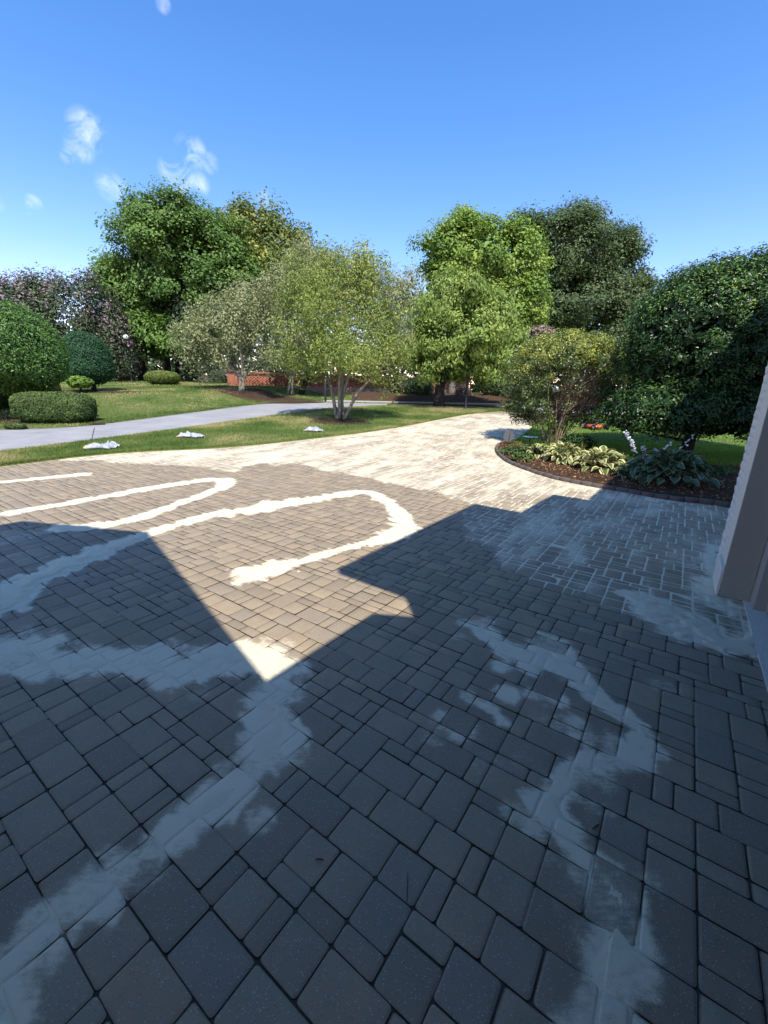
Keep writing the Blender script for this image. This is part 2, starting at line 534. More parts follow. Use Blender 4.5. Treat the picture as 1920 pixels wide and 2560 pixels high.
# mulched bank across the street
tag(sheet('mulch_bank', np.array([[-2, 24.4], [4, 24.4], [12, 24.5], [24, 24.8]]), np.array([[-2, 30], [4, 31], [12, 31], [26, 31]]), 50, 14, .05, M_MULCH, rough=.25, bulge=.25), kind='structure')
# ------------------------------------------------------------------ where the joint sand lies
PANG = R(55.3)
PA, PB = np.array([math.cos(PANG), math.sin(PANG)]), np.array([math.sin(PANG), -math.cos(PANG)])   # across the courses, along the courses
TRAILS = [  # picture points of the poured line, half width in metres (one per point or one for all), height, crispness, name label
    dict(p=[(-40, 1046), (60, 1036), (120, 1030), (165, 1026), (186, 1024)], w=.085, h=.018, crisp=1, soft=.0,
         label='short line of pale sand near the lawn at the far left'),
    dict(p=[(-40, 1117), (60, 1101), (140, 1088), (250, 1068), (350, 1050), (420, 1040), (465, 1036), (492, 1041), (470, 1056), (400, 1083), (330, 1108), (265, 1126), (200, 1137), (120, 1142)],
         w=[.085, .085, .08, .09, .1, .1, .12, .13, .09, .075, .075, .1, .12, .1], h=.018, crisp=1, soft=.1,
         label='sunlit hairpin loop of pale sand on the left of the driveway'),
    dict(p=[(-30, 1318), (40, 1275), (100, 1240), (160, 1212), (240, 1183), (320, 1152), (400, 1128), (460, 1112), (530, 1102), (610, 1088), (700, 1074), (780, 1063), (820, 1072), (845, 1092), (868, 1118), (878, 1134), (845, 1158), (800, 1172), (745, 1184), (690, 1200), (640, 1214), (590, 1224), (545, 1240), (518, 1256)],
         w=[.16, .17, .15, .14, .11, .075, .09, .09, .16, .15, .1, .1, .09, .09, .11, .13, .12, .05, .05, .06, .08, .1, .12, .05], h=.016, crisp=.8, soft=.25,
         label='long sand line from the shade bending back through the sunlit middle'),
    dict(p=[(-30, 1420), (60, 1425), (130, 1432), (210, 1432), (300, 1428), (380, 1438), (450, 1432), (520, 1428), (580, 1440), (600, 1490), (600, 1545), (585, 1600), (545, 1665), (490, 1715), (420, 1765), (330, 1830), (240, 1895), (140, 1965), (60, 2030), (10, 2090), (-20, 2160), (-30, 2240)],
         w=[.17, .15, .11, .12, .13, .13, .12, .12, .13, .12, .105, .10, .075, .07, .075, .075, .085, .075, .08, .07, .07, .07], h=.0025, crisp=.35, soft=.6,
         label='broad smear of sand crossing the shade to the bottom left corner'),
    dict(p=[(1040, 1362), (1090, 1395), (1150, 1418), (1200, 1400), (1230, 1440), (1290, 1510), (1345, 1545), (1385, 1575), (1370, 1630), (1290, 1650), (1230, 1680), (1190, 1735), (1225, 1800), (1270, 1860), (1330, 1930), (1345, 2010), (1335, 2090), (1320, 2170), (1300, 2240)],
         w=[.04, .06, .09, .09, .07, .04, .045, .045, .035, .045, .04, .05, .045, .06, .055, .055, .06, .065, .065], h=.0015, crisp=.2, soft=.65,
         label='patchy trail of sand winding through the shade towards the camera'),
    dict(p=[(1375, 1292), (1430, 1318), (1485, 1345), (1530, 1375), (1560, 1398), (1615, 1388), (1650, 1360)], w=[.09, .16, .18, .15, .08, .08, .06], h=.012, crisp=.5, soft=.3,
         label='smooth heap of sand in front of the garage pier'),
    dict(p=[(1540, 1180), (1545, 1230), (1535, 1275), (1560, 1310), (1620, 1325), (1680, 1330)], w=[.05, .07, .09, .08, .09, .1], h=.002, crisp=.4, soft=.4,
         label='thin drift of sand swept against the foot of the pier'),
]
DUST_SPOTS = [(1000, 1345, .09, .6), (1150, 1440, .10, .8), (1080, 1440, .09, .6), (1150, 1500, .08, .55), (1060, 1530, .06, .55), (1200, 1510, .08, .6), (1330, 1600, .09, .6), (1420, 1620, .06, .5), (1210, 1700, .07, .6), (1290, 1740, .08, .35), (1110, 1760, .07, .4),
              (1200, 1860, .07, .45), (1330, 1880, .06, .5), (1380, 1990, .07, .5), (1290, 2090, .07, .5), (1260, 1590, .07, .5), (930, 1600, .08, .3), (1058, 1366, .09, .75), (1100, 1405, .13, .85), (1185, 1412, .15, .85), (1225, 1460, .10, .8), (1105, 1498, .07, .75), (1012, 1508, .06, .5), (1085, 1560, .07, .6), (955, 1545, .06, .45), (1005, 1585, .08, .5),
              (1290, 1505, .09, .75), (1345, 1540, .08, .75), (1395, 1585, .07, .8), (1385, 1650, .07, .75), (1250, 1650, .09, .75), (1310, 1690, .07, .55), (1170, 1735, .08, .8), (1150, 1790, .06, .5), (1240, 1790, .05, .7), (1270, 1870, .08, .8), (1345, 1950, .06, .7),
              (1320, 2010, .08, .7), (1350, 2090, .07, .75), (1300, 2170, .09, .75), (1130, 1640, .10, .25), (1050, 1640, .14, .2), (1180, 1560, .14, .3), (1430, 1480, .10, .3), (900, 1500, .14, .18), (1240, 1960, .08, .25), (1400, 2040, .08, .3),
              (1050, 1345, .12, .42), (985, 1375, .10, .3), (1010, 1500, .07, .45), (1100, 1500, .1, .55), (950, 1560, .08, .3), (1010, 1570, .09, .45), (1240, 1560, .08, .5), (1330, 1640, .09, .5), (1160, 1810, .09, .32), (1240, 1840, .05, .5),
              (480, 1660, .09, .4), (650, 1640, .06, .4), (560, 1770, .08, .45), (430, 1500, .08, .3), (160, 1430, .2, .4), (40, 1380, .2, .4), (30, 1160, .35, .3), (60, 1200, .3, .25),
              (690, 1500, .08, .2), (620, 1390, .08, .35), (1400, 1900, .06, .3), (1300, 2060, .07, .35), (330, 1890, .06, .45), (110, 2040, .08, .5)]
SWEPT = [(120, 998), (200, 996), (250, 1002), (330, 1003), (400, 1006), (452, 1010), (480, 1021), (515, 1016), (560, 1004), (640, 1004), (690, 1014), (760, 1026), (830, 1046), (900, 1058), (960, 1072),
         (1010, 1086), (1000, 1120), (1010, 1150), (1030, 1175), (1080, 1205), (1130, 1245), (1200, 1280), (1290, 1296), (1330, 1312), (1385, 1345), (1450, 1385), (1560, 1402), (1640, 1395), (1800, 1380),
         (1900, 1100), (1700, 1040), (1300, 960), (1130, 893), (1078, 893), (1030, 893), (1000, 893), (850, 920), (700, 940), (500, 960), (250, 975), (120, 986)]

for tr in TRAILS:
    c = np.array([W(*p)[:2] for p in tr['p']])
    n = len(c)
    cc = catmull(c, 6)
    w = np.broadcast_to(np.asarray(tr['w'], float), (n,))
    tr['c'] = cc
    tr['hw'] = (1.18 if tr['crisp'] > .7 else 1.08) * np.interp(np.linspace(0, n - 1, len(cc)), np.arange(n), w)
SPOTS = [(W(a, b)[:2], r, s) for a, b, r, s in DUST_SPOTS]
SWP = np.array([W(*p)[:2] for p in SWEPT])

def seg_dist(x, y, c, hw):
    """distance to a line divided by its half width there"""
    best = np.full(x.shape, 1e9); bw = np.ones(x.shape)
    for k in range(len(c) - 1):
        ax, ay = c[k]; bx, by = c[k + 1]
        dx, dy = bx - ax, by - ay
        t = np.clip(((x - ax) * dx + (y - ay) * dy) / (dx * dx + dy * dy + 1e-9), 0, 1)
        d = np.hypot(x - ax - t * dx, y - ay - t * dy)
        w = hw[k] + (hw[k + 1] - hw[k]) * t
        r = d / w
        m = r < best
        best = np.where(m, r, best); bw = np.where(m, w, bw)
    return best, bw

def poly_sd(x, y, poly):
    """signed distance to a polygon, positive inside"""
    d = np.full(x.shape, 1e9); ins = np.zeros(x.shape, bool)
    n = len(poly)
    for k in range(n):
        ax, ay = poly[k]; bx, by = poly[(k + 1) % n]
        dx, dy = bx - ax, by - ay
        t = np.clip(((x - ax) * dx + (y - ay) * dy) / (dx * dx + dy * dy + 1e-9), 0, 1)
        d = np.minimum(d, np.hypot(x - ax - t * dx, y - ay - t * dy))
        cr = ((ay > y) != (by > y)) & (x < dx * (y - ay) / (dy + 1e-12) + ax)
        ins ^= cr
    return np.where(ins, d, -d)

def trail_m(tr, x, y):
    """1 on the crest of a sand line, 0 at its edge, negative away from it"""
    r, w = seg_dist(x, y, tr['c'], tr['hw'])
    qa, qb = x * PA[0] + y * PA[1], x * PB[0] + y * PB[1]
    nz = (fbm(x * 16, y * 16, 11) - .5) * .9 + (fbm(x * 5, y * 5, 12) - .5) * (.9 + 1.3 * (1 - tr['crisp'])) + (fbm(qa * 13, qb * 3.5, 13) - .5) * 1.5 + .10
    return 1 - r + nz

def dust_at(x, y):
    """(dust on the paver tops, sand in the joints)"""
    x, y = np.asarray(x, float), np.asarray(y, float)
    top, joint = np.zeros(x.shape), np.zeros(x.shape)
    sd = poly_sd(x, y, SWP) + (fbm(x * 3.5, y * 3.5, 21) - .5) * .5
    sw = smooth(sd, -.06, .10)
    lit = smooth(y, 5.5, 8.5)
    wave = fbm(x * 1.4 + y * .6, y * 2.2 - x * .5, 31)
    stk = fbm((x * PA[0] + y * PA[1]) * 1.6, (x * PB[0] + y * PB[1]) * 6.5, 33)
    top = np.maximum(top, sw * (.25 + .12 * lit + .38 * (wave - .45) + .75 * (stk - .5)))
    joint = np.maximum(joint, sw)
    for tr in TRAILS:
        c = tr['c']; lo, hi = c.min(0) - .7, c.max(0) + .7
        sel = (x > lo[0]) & (x < hi[0]) & (y > lo[1]) & (y < hi[1])
        if not sel.any(): continue
        m = trail_m(tr, x[sel], y[sel])
        t = smooth(m, -.35 - tr['soft'] * .8, .45) * (.95 if tr['soft'] < .5 else .80)
        top[sel] = np.maximum(top[sel], t)
        joint[sel] = np.maximum(joint[sel], smooth(m, -.05, .25) * (1 if tr['crisp'] > .3 else .8))
    for (c, r, s) in SPOTS:
        d = np.hypot(x - c[0], y - c[1]) / r + (fbm(x * 9, y * 9, 41) - .5) * 1.0
        top = np.maximum(top, s * smooth(1.25 - d, 0, .8))
        joint = np.maximum(joint, .5 * s * smooth(1.1 - d, 0, .5))
    return np.clip(top, 0, 1), np.clip(joint, 0, 1)

# ------------------------------------------------------------------ paved driveway
rng = np.random.default_rng(7)
UNIT = .0752
rects = []         # a0, b0, a1, b1 in units
a = -30
while a < 330:
    wide = rng.random() < .55
    if not wide:
        b = -230 + rng.integers(0, 3)
        last = 0
        while b < 260:
            l = rng.choice([1, 2, 3, 2, 1, 3])
            if l == 1 and last == 1: l = 2
            rects.append((a, b, a + 2, b + l)); b += l; last = l
        a += 2
    else:
        b = -230 + rng.integers(0, 2)
        while b < 260:
            q = rng.random()
            if q < .24:
                rects.append((a, b, a + 3, b + 2)); b += 2
            elif q < .52:
                rects.append((a, b, a + 1, b + 2)); rects.append((a + 1, b, a + 3, b + 2)); b += 2
            elif q < .78:
                rects.append((a, b, a + 2, b + 2)); rects.append((a + 2, b, a + 3, b + 2)); b += 2
            else:   # a course of a long one beside a square with a thin one on end
                rects.append((a, b, a + 2, b + 3)); rects.append((a, b + 3, a + 2, b + 4)) if rng.random() < .5 else rects.append((a, b + 3, a + 2, b + 4))
                rects.append((a + 2, b, a + 3, b + 2)); rects.append((a + 2, b + 2, a + 3, b + 4)); b += 4
        a += 3
rects = np.array(rects, float) * UNIT + np.array([.021, .013, .021, .013])
cen = np.column_stack([(rects[:, 0] + rects[:, 2]) / 2, (rects[:, 1] + rects[:, 3]) / 2])
cxy = cen[:, :1] * PA + cen[:, 1:] * PB
DRIVE = np.vstack([C1[2:-8], [[7.6, 19.6], [9, 19.6]], DR[4:][::-1][4:], BED, [[7, 2], [3.2, -1.2], [-1.5, -1.2], [-10, 5]]])
sd = poly_sd(cxy[:, 0], cxy[:, 1], DRIVE)
keep = (sd > -.10) & (cxy[:, 1] > -.25) & (np.abs(cxy[:, 0]) < cxy[:, 1] * 1.02 + 1.6) & (cxy[:, 1] < 21)
HANG = R(55.6)
HA, HN = np.array([math.cos(HANG), math.sin(HANG)]), np.array([-math.sin(HANG), math.cos(HANG)])      # along the garage front, out of it
keep &= (cxy @ HN) > -1.0
rects, cxy = rects[keep], cxy[keep]

def paver_grid(rect, xs_n, ins, extra=0.):
    """vertices of one tumbled paver: grid over the top with a rounded rim and a skirt"""
    a0, b0, a1, b1 = rect
    gap = .0014 + rng.random() * .0011 + extra
    a0, b0, a1, b1 = a0 + gap, b0 + gap, a1 - gap, b1 - gap
    def ticks(l):
        return np.concatenate([ins, np.linspace(ins[-1], l - ins[-1], xs_n + 2)[1:-1], l - ins[::-1]])
    ta, tb = ticks(a1 - a0), ticks(b1 - b0)
    A, B = np.meshgrid(a0 + ta, b0 + tb, indexing='ij')
    da = np.minimum(A - a0, a1 - A); db = np.minimum(B - b0, b1 - B)
    e = np.minimum(da, db)
    z = -.0042 * np.clip(1 - e / .0065, 0, 1) ** 2
    # round the corners in plan
    rc = .012
    ca, cb = np.clip(rc - da, 0, None), np.clip(rc - db, 0, None)
    k = (ca > 0) & (cb > 0)
    rr = np.hypot(ca, cb); lim = np.maximum(ca, cb)
    f = np.where(k & (rr > 0), lim / np.maximum(rr, 1e-9), 1)
    sa, sb = np.sign(A - (a0 + a1) / 2), np.sign(B - (b0 + b1) / 2)
    A = np.where(k, A + sa * (ca * f - ca), A); B = np.where(k, B + sb * (cb * f - cb), B)
    z = z + rng.normal(0, .0008) + (A - (a0 + a1) / 2) * rng.normal(0, .006) + (B - (b0 + b1) / 2) * rng.normal(0, .006)
    A = A + rng.normal(0, .0009); B = B + rng.normal(0, .0009)
    n = A.shape
    x = A * PA[0] + B * PB[0]; y = A * PA[1] + B * PB[1]
    return x, y, z + g(x, y), n

_faces = {}
def paver_faces(n):
    if n in _faces: return _faces[n]
    r, c = n
    i, j = np.meshgrid(np.arange(r - 1), np.arange(c - 1), indexing='ij')
    v = (i * c + j).ravel()
    Q = np.column_stack([v, v + c, v + c + 1, v + 1])[:, ::-1]
    rim = [j_ for j_ in range(c)] + [i_ * c + c - 1 for i_ in range(1, r)] + [(r - 1) * c + j_ for j_ in range(c - 2, -1, -1)] + [i_ * c for i_ in range(r - 2, 0, -1)]
    m = len(rim); b0 = r * c
    S = np.array([[rim[k], rim[(k + 1) % m], b0 + (k + 1) % m, b0 + k] for k in range(m)])
    _faces[n] = (np.vstack([Q, S]), np.array(rim))
    return _faces[n]

px, py, pf = proj(cxy[:, 0], cxy[:, 1], g(cxy[:, 0], cxy[:, 1]))
areaw = (rects[:, 2] - rects[:, 0]) * (rects[:, 3] - rects[:, 1])
inf = (pf > .2) & (px > -30) & (px < 1950) & (py < 2600)
big = np.where(inf, areaw / np.maximum(pf, .2) ** 3, 0)
nearest = set(np.argsort(-big)[:300].tolist())

drive_x, drive_y = np.meshgrid(np.arange(-11, 9.6, .065), np.arange(-1.2, 20.5, .065))
inside = poly_sd(drive_x, drive_y, DRIVE) > -.12
_, jo = dust_at(drive_x, drive_y)
zz = g(drive_x, drive_y) - .0095 + .0070 * smooth(jo, .2, .8) + .002 * (fbm(drive_x * 9, drive_y * 9, 5) - .5)
nr, nc = drive_x.shape
i, j = np.meshgrid(np.arange(nr - 1), np.arange(nc - 1), indexing='ij')
okc = inside[:-1, :-1] & inside[1:, 1:] & inside[1:, :-1] & inside[:-1, 1:]
v = (i * nc + j)[okc]
Q = np.column_stack([v, v + 1, v + nc + 1, v + nc])
used = np.unique(Q); remap = np.full(nr * nc, -1); remap[used] = np.arange(len(used))
driveway = tag(mk('driveway', np.stack([drive_x, drive_y, zz], -1).reshape(-1, 3)[used], remap[Q], M_BED, attrs={'dust': jo.ravel()[used]}), kind='structure')

INS_N, INS_M, INS_F = np.array([0, .004, .011]), np.array([0, .007]), np.array([0, .010])
bulkV, bulkQ, bulkT, bn = [], [], [], 0
swept_in = poly_sd(cxy[:, 0], cxy[:, 1], SWP) > 0
for k in range(len(rects)):
    near = k in nearest
    dist = pf[k]
    x, y, z, n = paver_grid(rects[k], 3 if near else (2 if dist < 5 else (1 if dist < 9 else 0)), INS_N if near else (INS_M if dist < 9 else INS_F), .0024 if swept_in[k] else 0.)
    Qf, rim = paver_faces(n)
    Vt = np.stack([x, y, z], -1).reshape(-1, 3)
    sk = Vt[rim].copy(); sk[:, 2] -= .026
    Vt = np.vstack([Vt, sk])
    tint = np.full(len(Vt), rng.random())
    if near:
        base = np.array([cxy[k, 0], cxy[k, 1], 0])
        d, _ = dust_at(Vt[:, 0], Vt[:, 1])
        d = d * (np.clip(rng.normal(.95, .18), .62, 1.12) if cxy[k, 0] < .25 else np.clip(rng.normal(.92, .28), .4, 1.15))
        o = mk('paver', Vt, Qf, M_PAVER, driveway, {'tint': tint, 'dust': d}, base=base)
        o.location = tuple(base)
    else:
        bulkV.append(Vt); bulkQ.append(Qf + bn); bulkT.append(tint); bn += len(Vt)
bulkV = np.concatenate(bulkV)
bd, _ = dust_at(bulkV[:, 0], bulkV[:, 1])
tag(mk('paver_field', bulkV, np.concatenate(bulkQ), M_PAVER, driveway, {'tint': np.concatenate(bulkT), 'dust': bd}), kind='stuff')

# ------------------------------------------------------------------ the poured sand itself
for tr in TRAILS:
    c = tr['c']
    cell = .011 if np.hypot(c[:, 0], c[:, 1]).min() < 3.0 else (.018 if c[:, 1].min() < 5.5 else .03)
    lo, hi = c.min(0) - .4, c.max(0) + .4
    lo = np.maximum(lo, [-11, -.3])
    x, y = np.meshgrid(np.arange(lo[0], hi[0], cell), np.arange(lo[1], hi[1], cell))
    m = trail_m(tr, x, y)
    rip = (fbm(x * 28, y * 28, 51) - .5) * .006 + (fbm(x * 9, y * 9, 52) - .5) * .010
    z = -.011 + (tr['h'] + .009) * smooth(m, -.05, .75 if tr['crisp'] > .4 else 1.0) + rip * smooth(m, 0, .6) * (.5 + .5 * tr['crisp'])
    ok = m > -.06
    nr, nc = x.shape
    okc = ok[:-1, :-1] & ok[1:, 1:] & ok[1:, :-1] & ok[:-1, 1:]
    i, j = np.meshgrid(np.arange(nr - 1), np.arange(nc - 1), indexing='ij')
    v = (i * nc + j)[okc]
    Q = np.column_stack([v, v + 1, v + nc + 1, v + nc])
    used = np.unique(Q); remap = np.full(nr * nc, -1); remap[used] = np.arange(len(used))
    Vs = np.stack([x, y, z + g(x, y)], -1).reshape(-1, 3)[used]
    tag(mk('sand_trail', Vs, remap[Q], M_SAND), tr['label'], 'sand', 'lines of joint sand poured on the driveway', 'stuff')
# ------------------------------------------------------------------ house: garage front on the right, gabled wing behind
def AN(a, n):
    return np.array([a, n]) @ np.array([HA, HN])

def SH(vx, vy, H):
    """plan point of something H metres up whose shadow falls on that ground point of the picture"""
    p = W(vx, vy)
    return np.array([p[0] - SHADOW.x * H, p[1] - SHADOW.y * H])

def brick_wall_material():
    t = NT('white_painted_brick')
    c = t.mix(t.noise(9, 5), (.68, .64, .56), (.82, .78, .70))
    c = t.mix(t.rng(t.noise(45, 4, .7), .55, .75, 0, .5), c, (.52, .48, .42))
    t.bump(t.noise(60, 4, .7), .5, .006)
    return t.done(c, .85, .25)
M_BRICK = brick_wall_material()
M_MORTAR = plain('pale_mortar', (.62, .58, .50), .9, .15, 20, .1, bump=.004)
M_TRIM = plain('grey_stucco', (.72, .67, .56), .85, .08, 30, .2, bump=.003)
M_JAMB = plain('taupe_jamb_paint', (.36, .335, .28), .7, .10, 40, .25, bump=.002)
M_SHINGLE = plain('roof_shingle', (.10, .09, .085), .9, .3, 14, .15, bump=.01)
M_FASCIA = plain('fascia_paint', (.62, .61, .58), .6, .05, 4)
M_DARKIN = plain('garage_plaster', (.30, .29, .28), .9, .1, 3)

def slab_concrete():
    t = NT('broom_concrete')
    c = t.mix(t.noise(3, 5), (.55, .50, .41), (.70, .64, .53))
    c = t.mix(t.rng(t.noise(120, 3, .8), .5, .62, 0, .75), c, (.78, .75, .68))
    c = t.mix(t.rng(t.noise(70, 3, .8), .55, .7, 0, .6), c, (.22, .21, .19))
    t.bump(t.noise(110, 3, .8), .8, .004)
    return t.done(c, .9, .2)
M_SLAB = slab_concrete()

pc = W(1542, 1284)[:2]
PA0, NP = float(pc @ HA), float(pc @ HN) - .035      # foot of the pier's corner, front face of the garage wall
SLN = float(W(1612, 1325)[:2] @ HN)
HB = np.array([*AN(PA0, NP), 0.])
house = tag(empty('house', HB), 'white painted brick house with garage pier at the right edge', 'house')
def hpart(name, mb, mat, flat=True):
    return mb.build(name, mat, house, HB, flat)
def anbox(mb, a0, a1, n0, n1, z0, z1, bev=0.):
    c = AN((a0 + a1) / 2, (n0 + n1) / 2)
    return mb.box((c[0], c[1], (z0 + z1) / 2), (a1 - a0, n1 - n0, z1 - z0), rotz(HANG), bev)
hpart('pier_core', anbox(MB(), PA0 + .02, 5.02, -1.06, NP - .004, 0.004, 3.6), M_MORTAR)
# courses of tumbled painted bricks on the outside of the pier
brng = random.Random(5)
zc, course = .03, 0
bm_v = []
for kk in range(4):
    mb = MB(); r_ = np.random.default_rng(kk)
    mb.box((0, 0, 0), (.196, .10, .060), None, .007)
    V = np.concatenate(mb.V); V += r_.normal(0, .0022, V.shape)
    bm_v.append(mk('brick', V, [np.concatenate(mb.T), np.concatenate(mb.Q)], M_BRICK, link=False, flat=False))
    half = MB(); half.box((0, 0, 0), (.094, .10, .060), None, .010)
    V = np.concatenate(half.V); V += r_.normal(0, .0022, V.shape)
    bm_v.append(mk('brick_half', V, [np.concatenate(half.T), np.concatenate(half.Q)], M_BRICK, link=False, flat=False))
while zc < 3.5:
    a = PA0 + .33
    first = True
    while a < 5.0:
        if course % 2 and first: l, me = .094, bm_v[1 + 2 * brng.randrange(4)]
        else: l, me = .196, bm_v[2 * brng.randrange(4)]
        if a + l > 5.03: l, me = .094, bm_v[1 + 2 * brng.randrange(4)]
        if a + l > 5.06: break
        o = bpy.data.objects.new('brick', me); COL.objects.link(o); o.parent = house
        p = AN(a + l / 2, NP - .048 + brng.uniform(-.004, .005))
        o.location = (p[0] - HB[0], p[1] - HB[1], zc + .032)
        o.rotation_euler = (brng.uniform(-.02, .02), brng.uniform(-.015, .015), HANG + brng.uniform(-.02, .02))
        a += l + .012; first = False
    zc += .074; course += 1
t_ = MB(); anbox(t_, PA0, PA0 + .315, NP - .26, NP + .014, .26, 3.6, .006)
hpart('corner_trim', t_, M_TRIM)
t_ = MB(); anbox(t_, PA0 - .003, PA0 + .42, NP - .28, NP + .030, .002, .235, .004)
hpart('pier_plinth', t_, M_TRIM)
t_ = MB(); anbox(t_, PA0 - .010, PA0 - .0005, NP - .19, NP + .012, .004, 3.3, .002)
hpart('jamb_face', t_, M_JAMB)
t_ = MB(); anbox(t_, PA0 - .16, PA0 + .1, NP - .5, NP - .195, .004, 3.3, .006)
hpart('door_jamb', t_, M_JAMB)
t_ = MB(); anbox(t_, PA0 - .19, PA0 - .162, NP - .5, NP - .275, .004, 3.3, .004)
hpart('door_stop', t_, M_JAMB)
t_ = MB(); anbox(t_, -.45, PA0 - .17, NP - .45, NP, 2.45, 3.6); hpart('garage_header', t_, M_BRICK)
t_ = MB(); anbox(t_, -1.6, -.46, -1.05, NP, 0.004, 3.6); hpart('garage_wall', t_, M_BRICK)
t_ = MB(); anbox(t_, -1.6, 5.0, -7.2, -7.0, 0, 3.6); anbox(t_, -1.6, -1.4, -7.0, -1.06, 0, 3.6); anbox(t_, 4.8, 5.0, -7.0, -1.07, 0, 3.6); hpart('garage_inside_wall', t_, M_DARKIN)
t_ = MB(); anbox(t_, -1.39, 4.79, -6.99, -.91, 3.3, 3.4); hpart('garage_ceiling', t_, M_DARKIN)
t_ = MB(); anbox(t_, -1.6, PA0 + .02, -7.0, SLN, -.10, .010); hpart('garage_floor', t_, M_SLAB)

def roof_slab(mb, p0, p1, d, length, H, pitch, th=.16):
    p0, p1, d = np.asarray(p0), np.asarray(p1), np.asarray(d)
    q = [p0, p1, p1 + d * length, p0 + d * length]
    zt = np.array([H, H, H + pitch * length, H + pitch * length])
    e1, e2 = q[1] - q[0], q[2] - q[0]
    if e1[0] * e2[1] - e1[1] * e2[0] < 0:
        q = q[::-1]; zt = zt[::-1]
    return mb.prism(q, zt - th, zt)
def hip_roof(mb, p0, p1, d, depth, H, inset, pitch=.75, th=.16):
    p0, p1, d = np.asarray(p0), np.asarray(p1), np.asarray(d)
    e = (p1 - p0) / np.linalg.norm(p1 - p0)
    q = [p0, p1, p1 + d * depth, p0 + d * depth]
    r = [p0 + (e + d) * inset, p1 + (-e + d) * inset, p1 + (-e - d) * inset + d * depth, p0 + (e - d) * inset + d * depth]
    if (q[1] - q[0])[0] * (q[2] - q[0])[1] - (q[1] - q[0])[1] * (q[2] - q[0])[0] < 0:
        q, r = q[::-1], r[::-1]
    mb.prism(q, H - th, H)
    V = [[*c, H + .001] for c in q] + [[*c, H + inset * pitch] for c in r]
    return mb.add(V, None, [[0, 1, 5, 4], [1, 2, 6, 5], [2, 3, 7, 6], [3, 0, 4, 7], [4, 5, 6, 7]])
rdir = lambda p, q: (np.asarray(q) - np.asarray(p)) / np.linalg.norm(np.asarray(q) - np.asarray(p))
# lower garage roof with its verge, next to the wing
v0, v1 = SH(575, 1470, 3.7), SH(805, 1325, 3.7)
ea = rdir(v0, v1); en = np.array([-ea[1], ea[0]])
hpart('roof', roof_slab(MB(), v0 - ea * 7.5, v1, -en, 4.0, 3.7, .75), M_SHINGLE)
# raised middle with a hipped roof
b0, b1 = SH(730, 1228, 4.6), SH(1025, 1088, 4.6)
hpart('roof', hip_roof(MB(), b0, b1, -en, 3.6, 4.6, 1.25), M_SHINGLE)
t_ = MB(); q0, q1 = b0 + ea * .06 - en * .667, b1 - ea * .42 - en * .667
t_.prism([q0 - en * 2.4, q1 - en * 2.4, q1, q0], 3.62, 4.43); hpart('upper_wall', t_, M_BRICK)
# lower hip over the pier
c0, c1 = SH(1130, 1103, 3.7), SH(1195, 1068, 3.7)
hpart('roof', hip_roof(MB(), c0 - ea * .45, c1, -en, 3.4, 3.7, .7), M_SHINGLE)
# two storey block further along
d0, d1 = SH(1270, 1078, 6.5), SH(1305, 1050, 6.5)
ed = rdir(d0, d1); dn = np.array([-ed[1], ed[0]])
d1 = d0 + ea * 6.0
hpart('roof', hip_roof(MB(), d0, d1, -en, 7.0, 6.5, 2.6), M_SHINGLE)
t_ = MB(); q0, q1 = d0 + (ea - en) * .45, d1 + (-ea - en) * .45
t_.prism([q0 - en * 6.1, q1 - en * 6.1, q1, q0], 0, 6.33); hpart('two_storey_wall', t_, M_BRICK)
# unseen white boards added under the eaves to bounce light into the shade
M_BOUNCE_SOFFIT = plain('white_bounce_soffit', (.80, .79, .76), .7, .04, 4)
def bounce_soffit(p0, p1, d, depth, z):
    p0, p1, d = np.asarray(p0), np.asarray(p1), np.asarray(d)
    e = rdir(p0, p1)
    q = [p0 + (e + d) * .03, p1 + (-e + d) * .03, p1 - e * .03 + d * depth, p0 + e * .03 + d * depth]
    if (q[1] - q[0])[0] * (q[2] - q[0])[1] - (q[1] - q[0])[1] * (q[2] - q[0])[0] < 0: q = q[::-1]
    hpart('bounce_soffit', MB().prism(q, z - .02, z - .002), M_BOUNCE_SOFFIT)
bounce_soffit(b0, b1, -en, .66, 4.44)
bounce_soffit(d0, d1, -en, .44, 6.34)
# gabled wing
H0 = 3.7
l1 = W(320, 1150)[:2]; vv = W(575, 1470)[:2]
best = None
for H1 in np.linspace(4.2, 7, 281):     # ridge height at which the verge runs square to the garage
    ap = np.array([l1[0] - SHADOW.x * H1, l1[1] - SHADOW.y * H1])
    e = abs(np.dot(rdir(v0, ap), ea))
    if best is None or e < best[0]: best = (e, H1, ap)
_, H1, ap = best
lc = 2 * ap - v0
def quad_slab(mb, pts, th=.16):
    pts = np.asarray(pts, float)
    n = np.cross(pts[1] - pts[0], pts[2] - pts[0])
    if n[2] < 0: pts = pts[::-1]
    return mb.prism(pts[:, :2], pts[:, 2] - th, pts[:, 2])
back = -ea * 8
hpart('roof', quad_slab(MB(), [[*v0, H0], [*ap, H1], [*(ap + back), H1], [*(v0 + back), H0]]), M_SHINGLE)
hpart('roof', quad_slab(MB(), [[*lc, H0], [*ap, H1], [*(ap + back), H1], [*(lc + back), H0]]), M_SHINGLE)
t_ = MB()
w0, w1, wa = v0 - ea * .35 + rdir(v0, lc) * .35, lc - ea * .35 + rdir(lc, v0) * .35, ap - ea * .35
th_ = -ea * .25
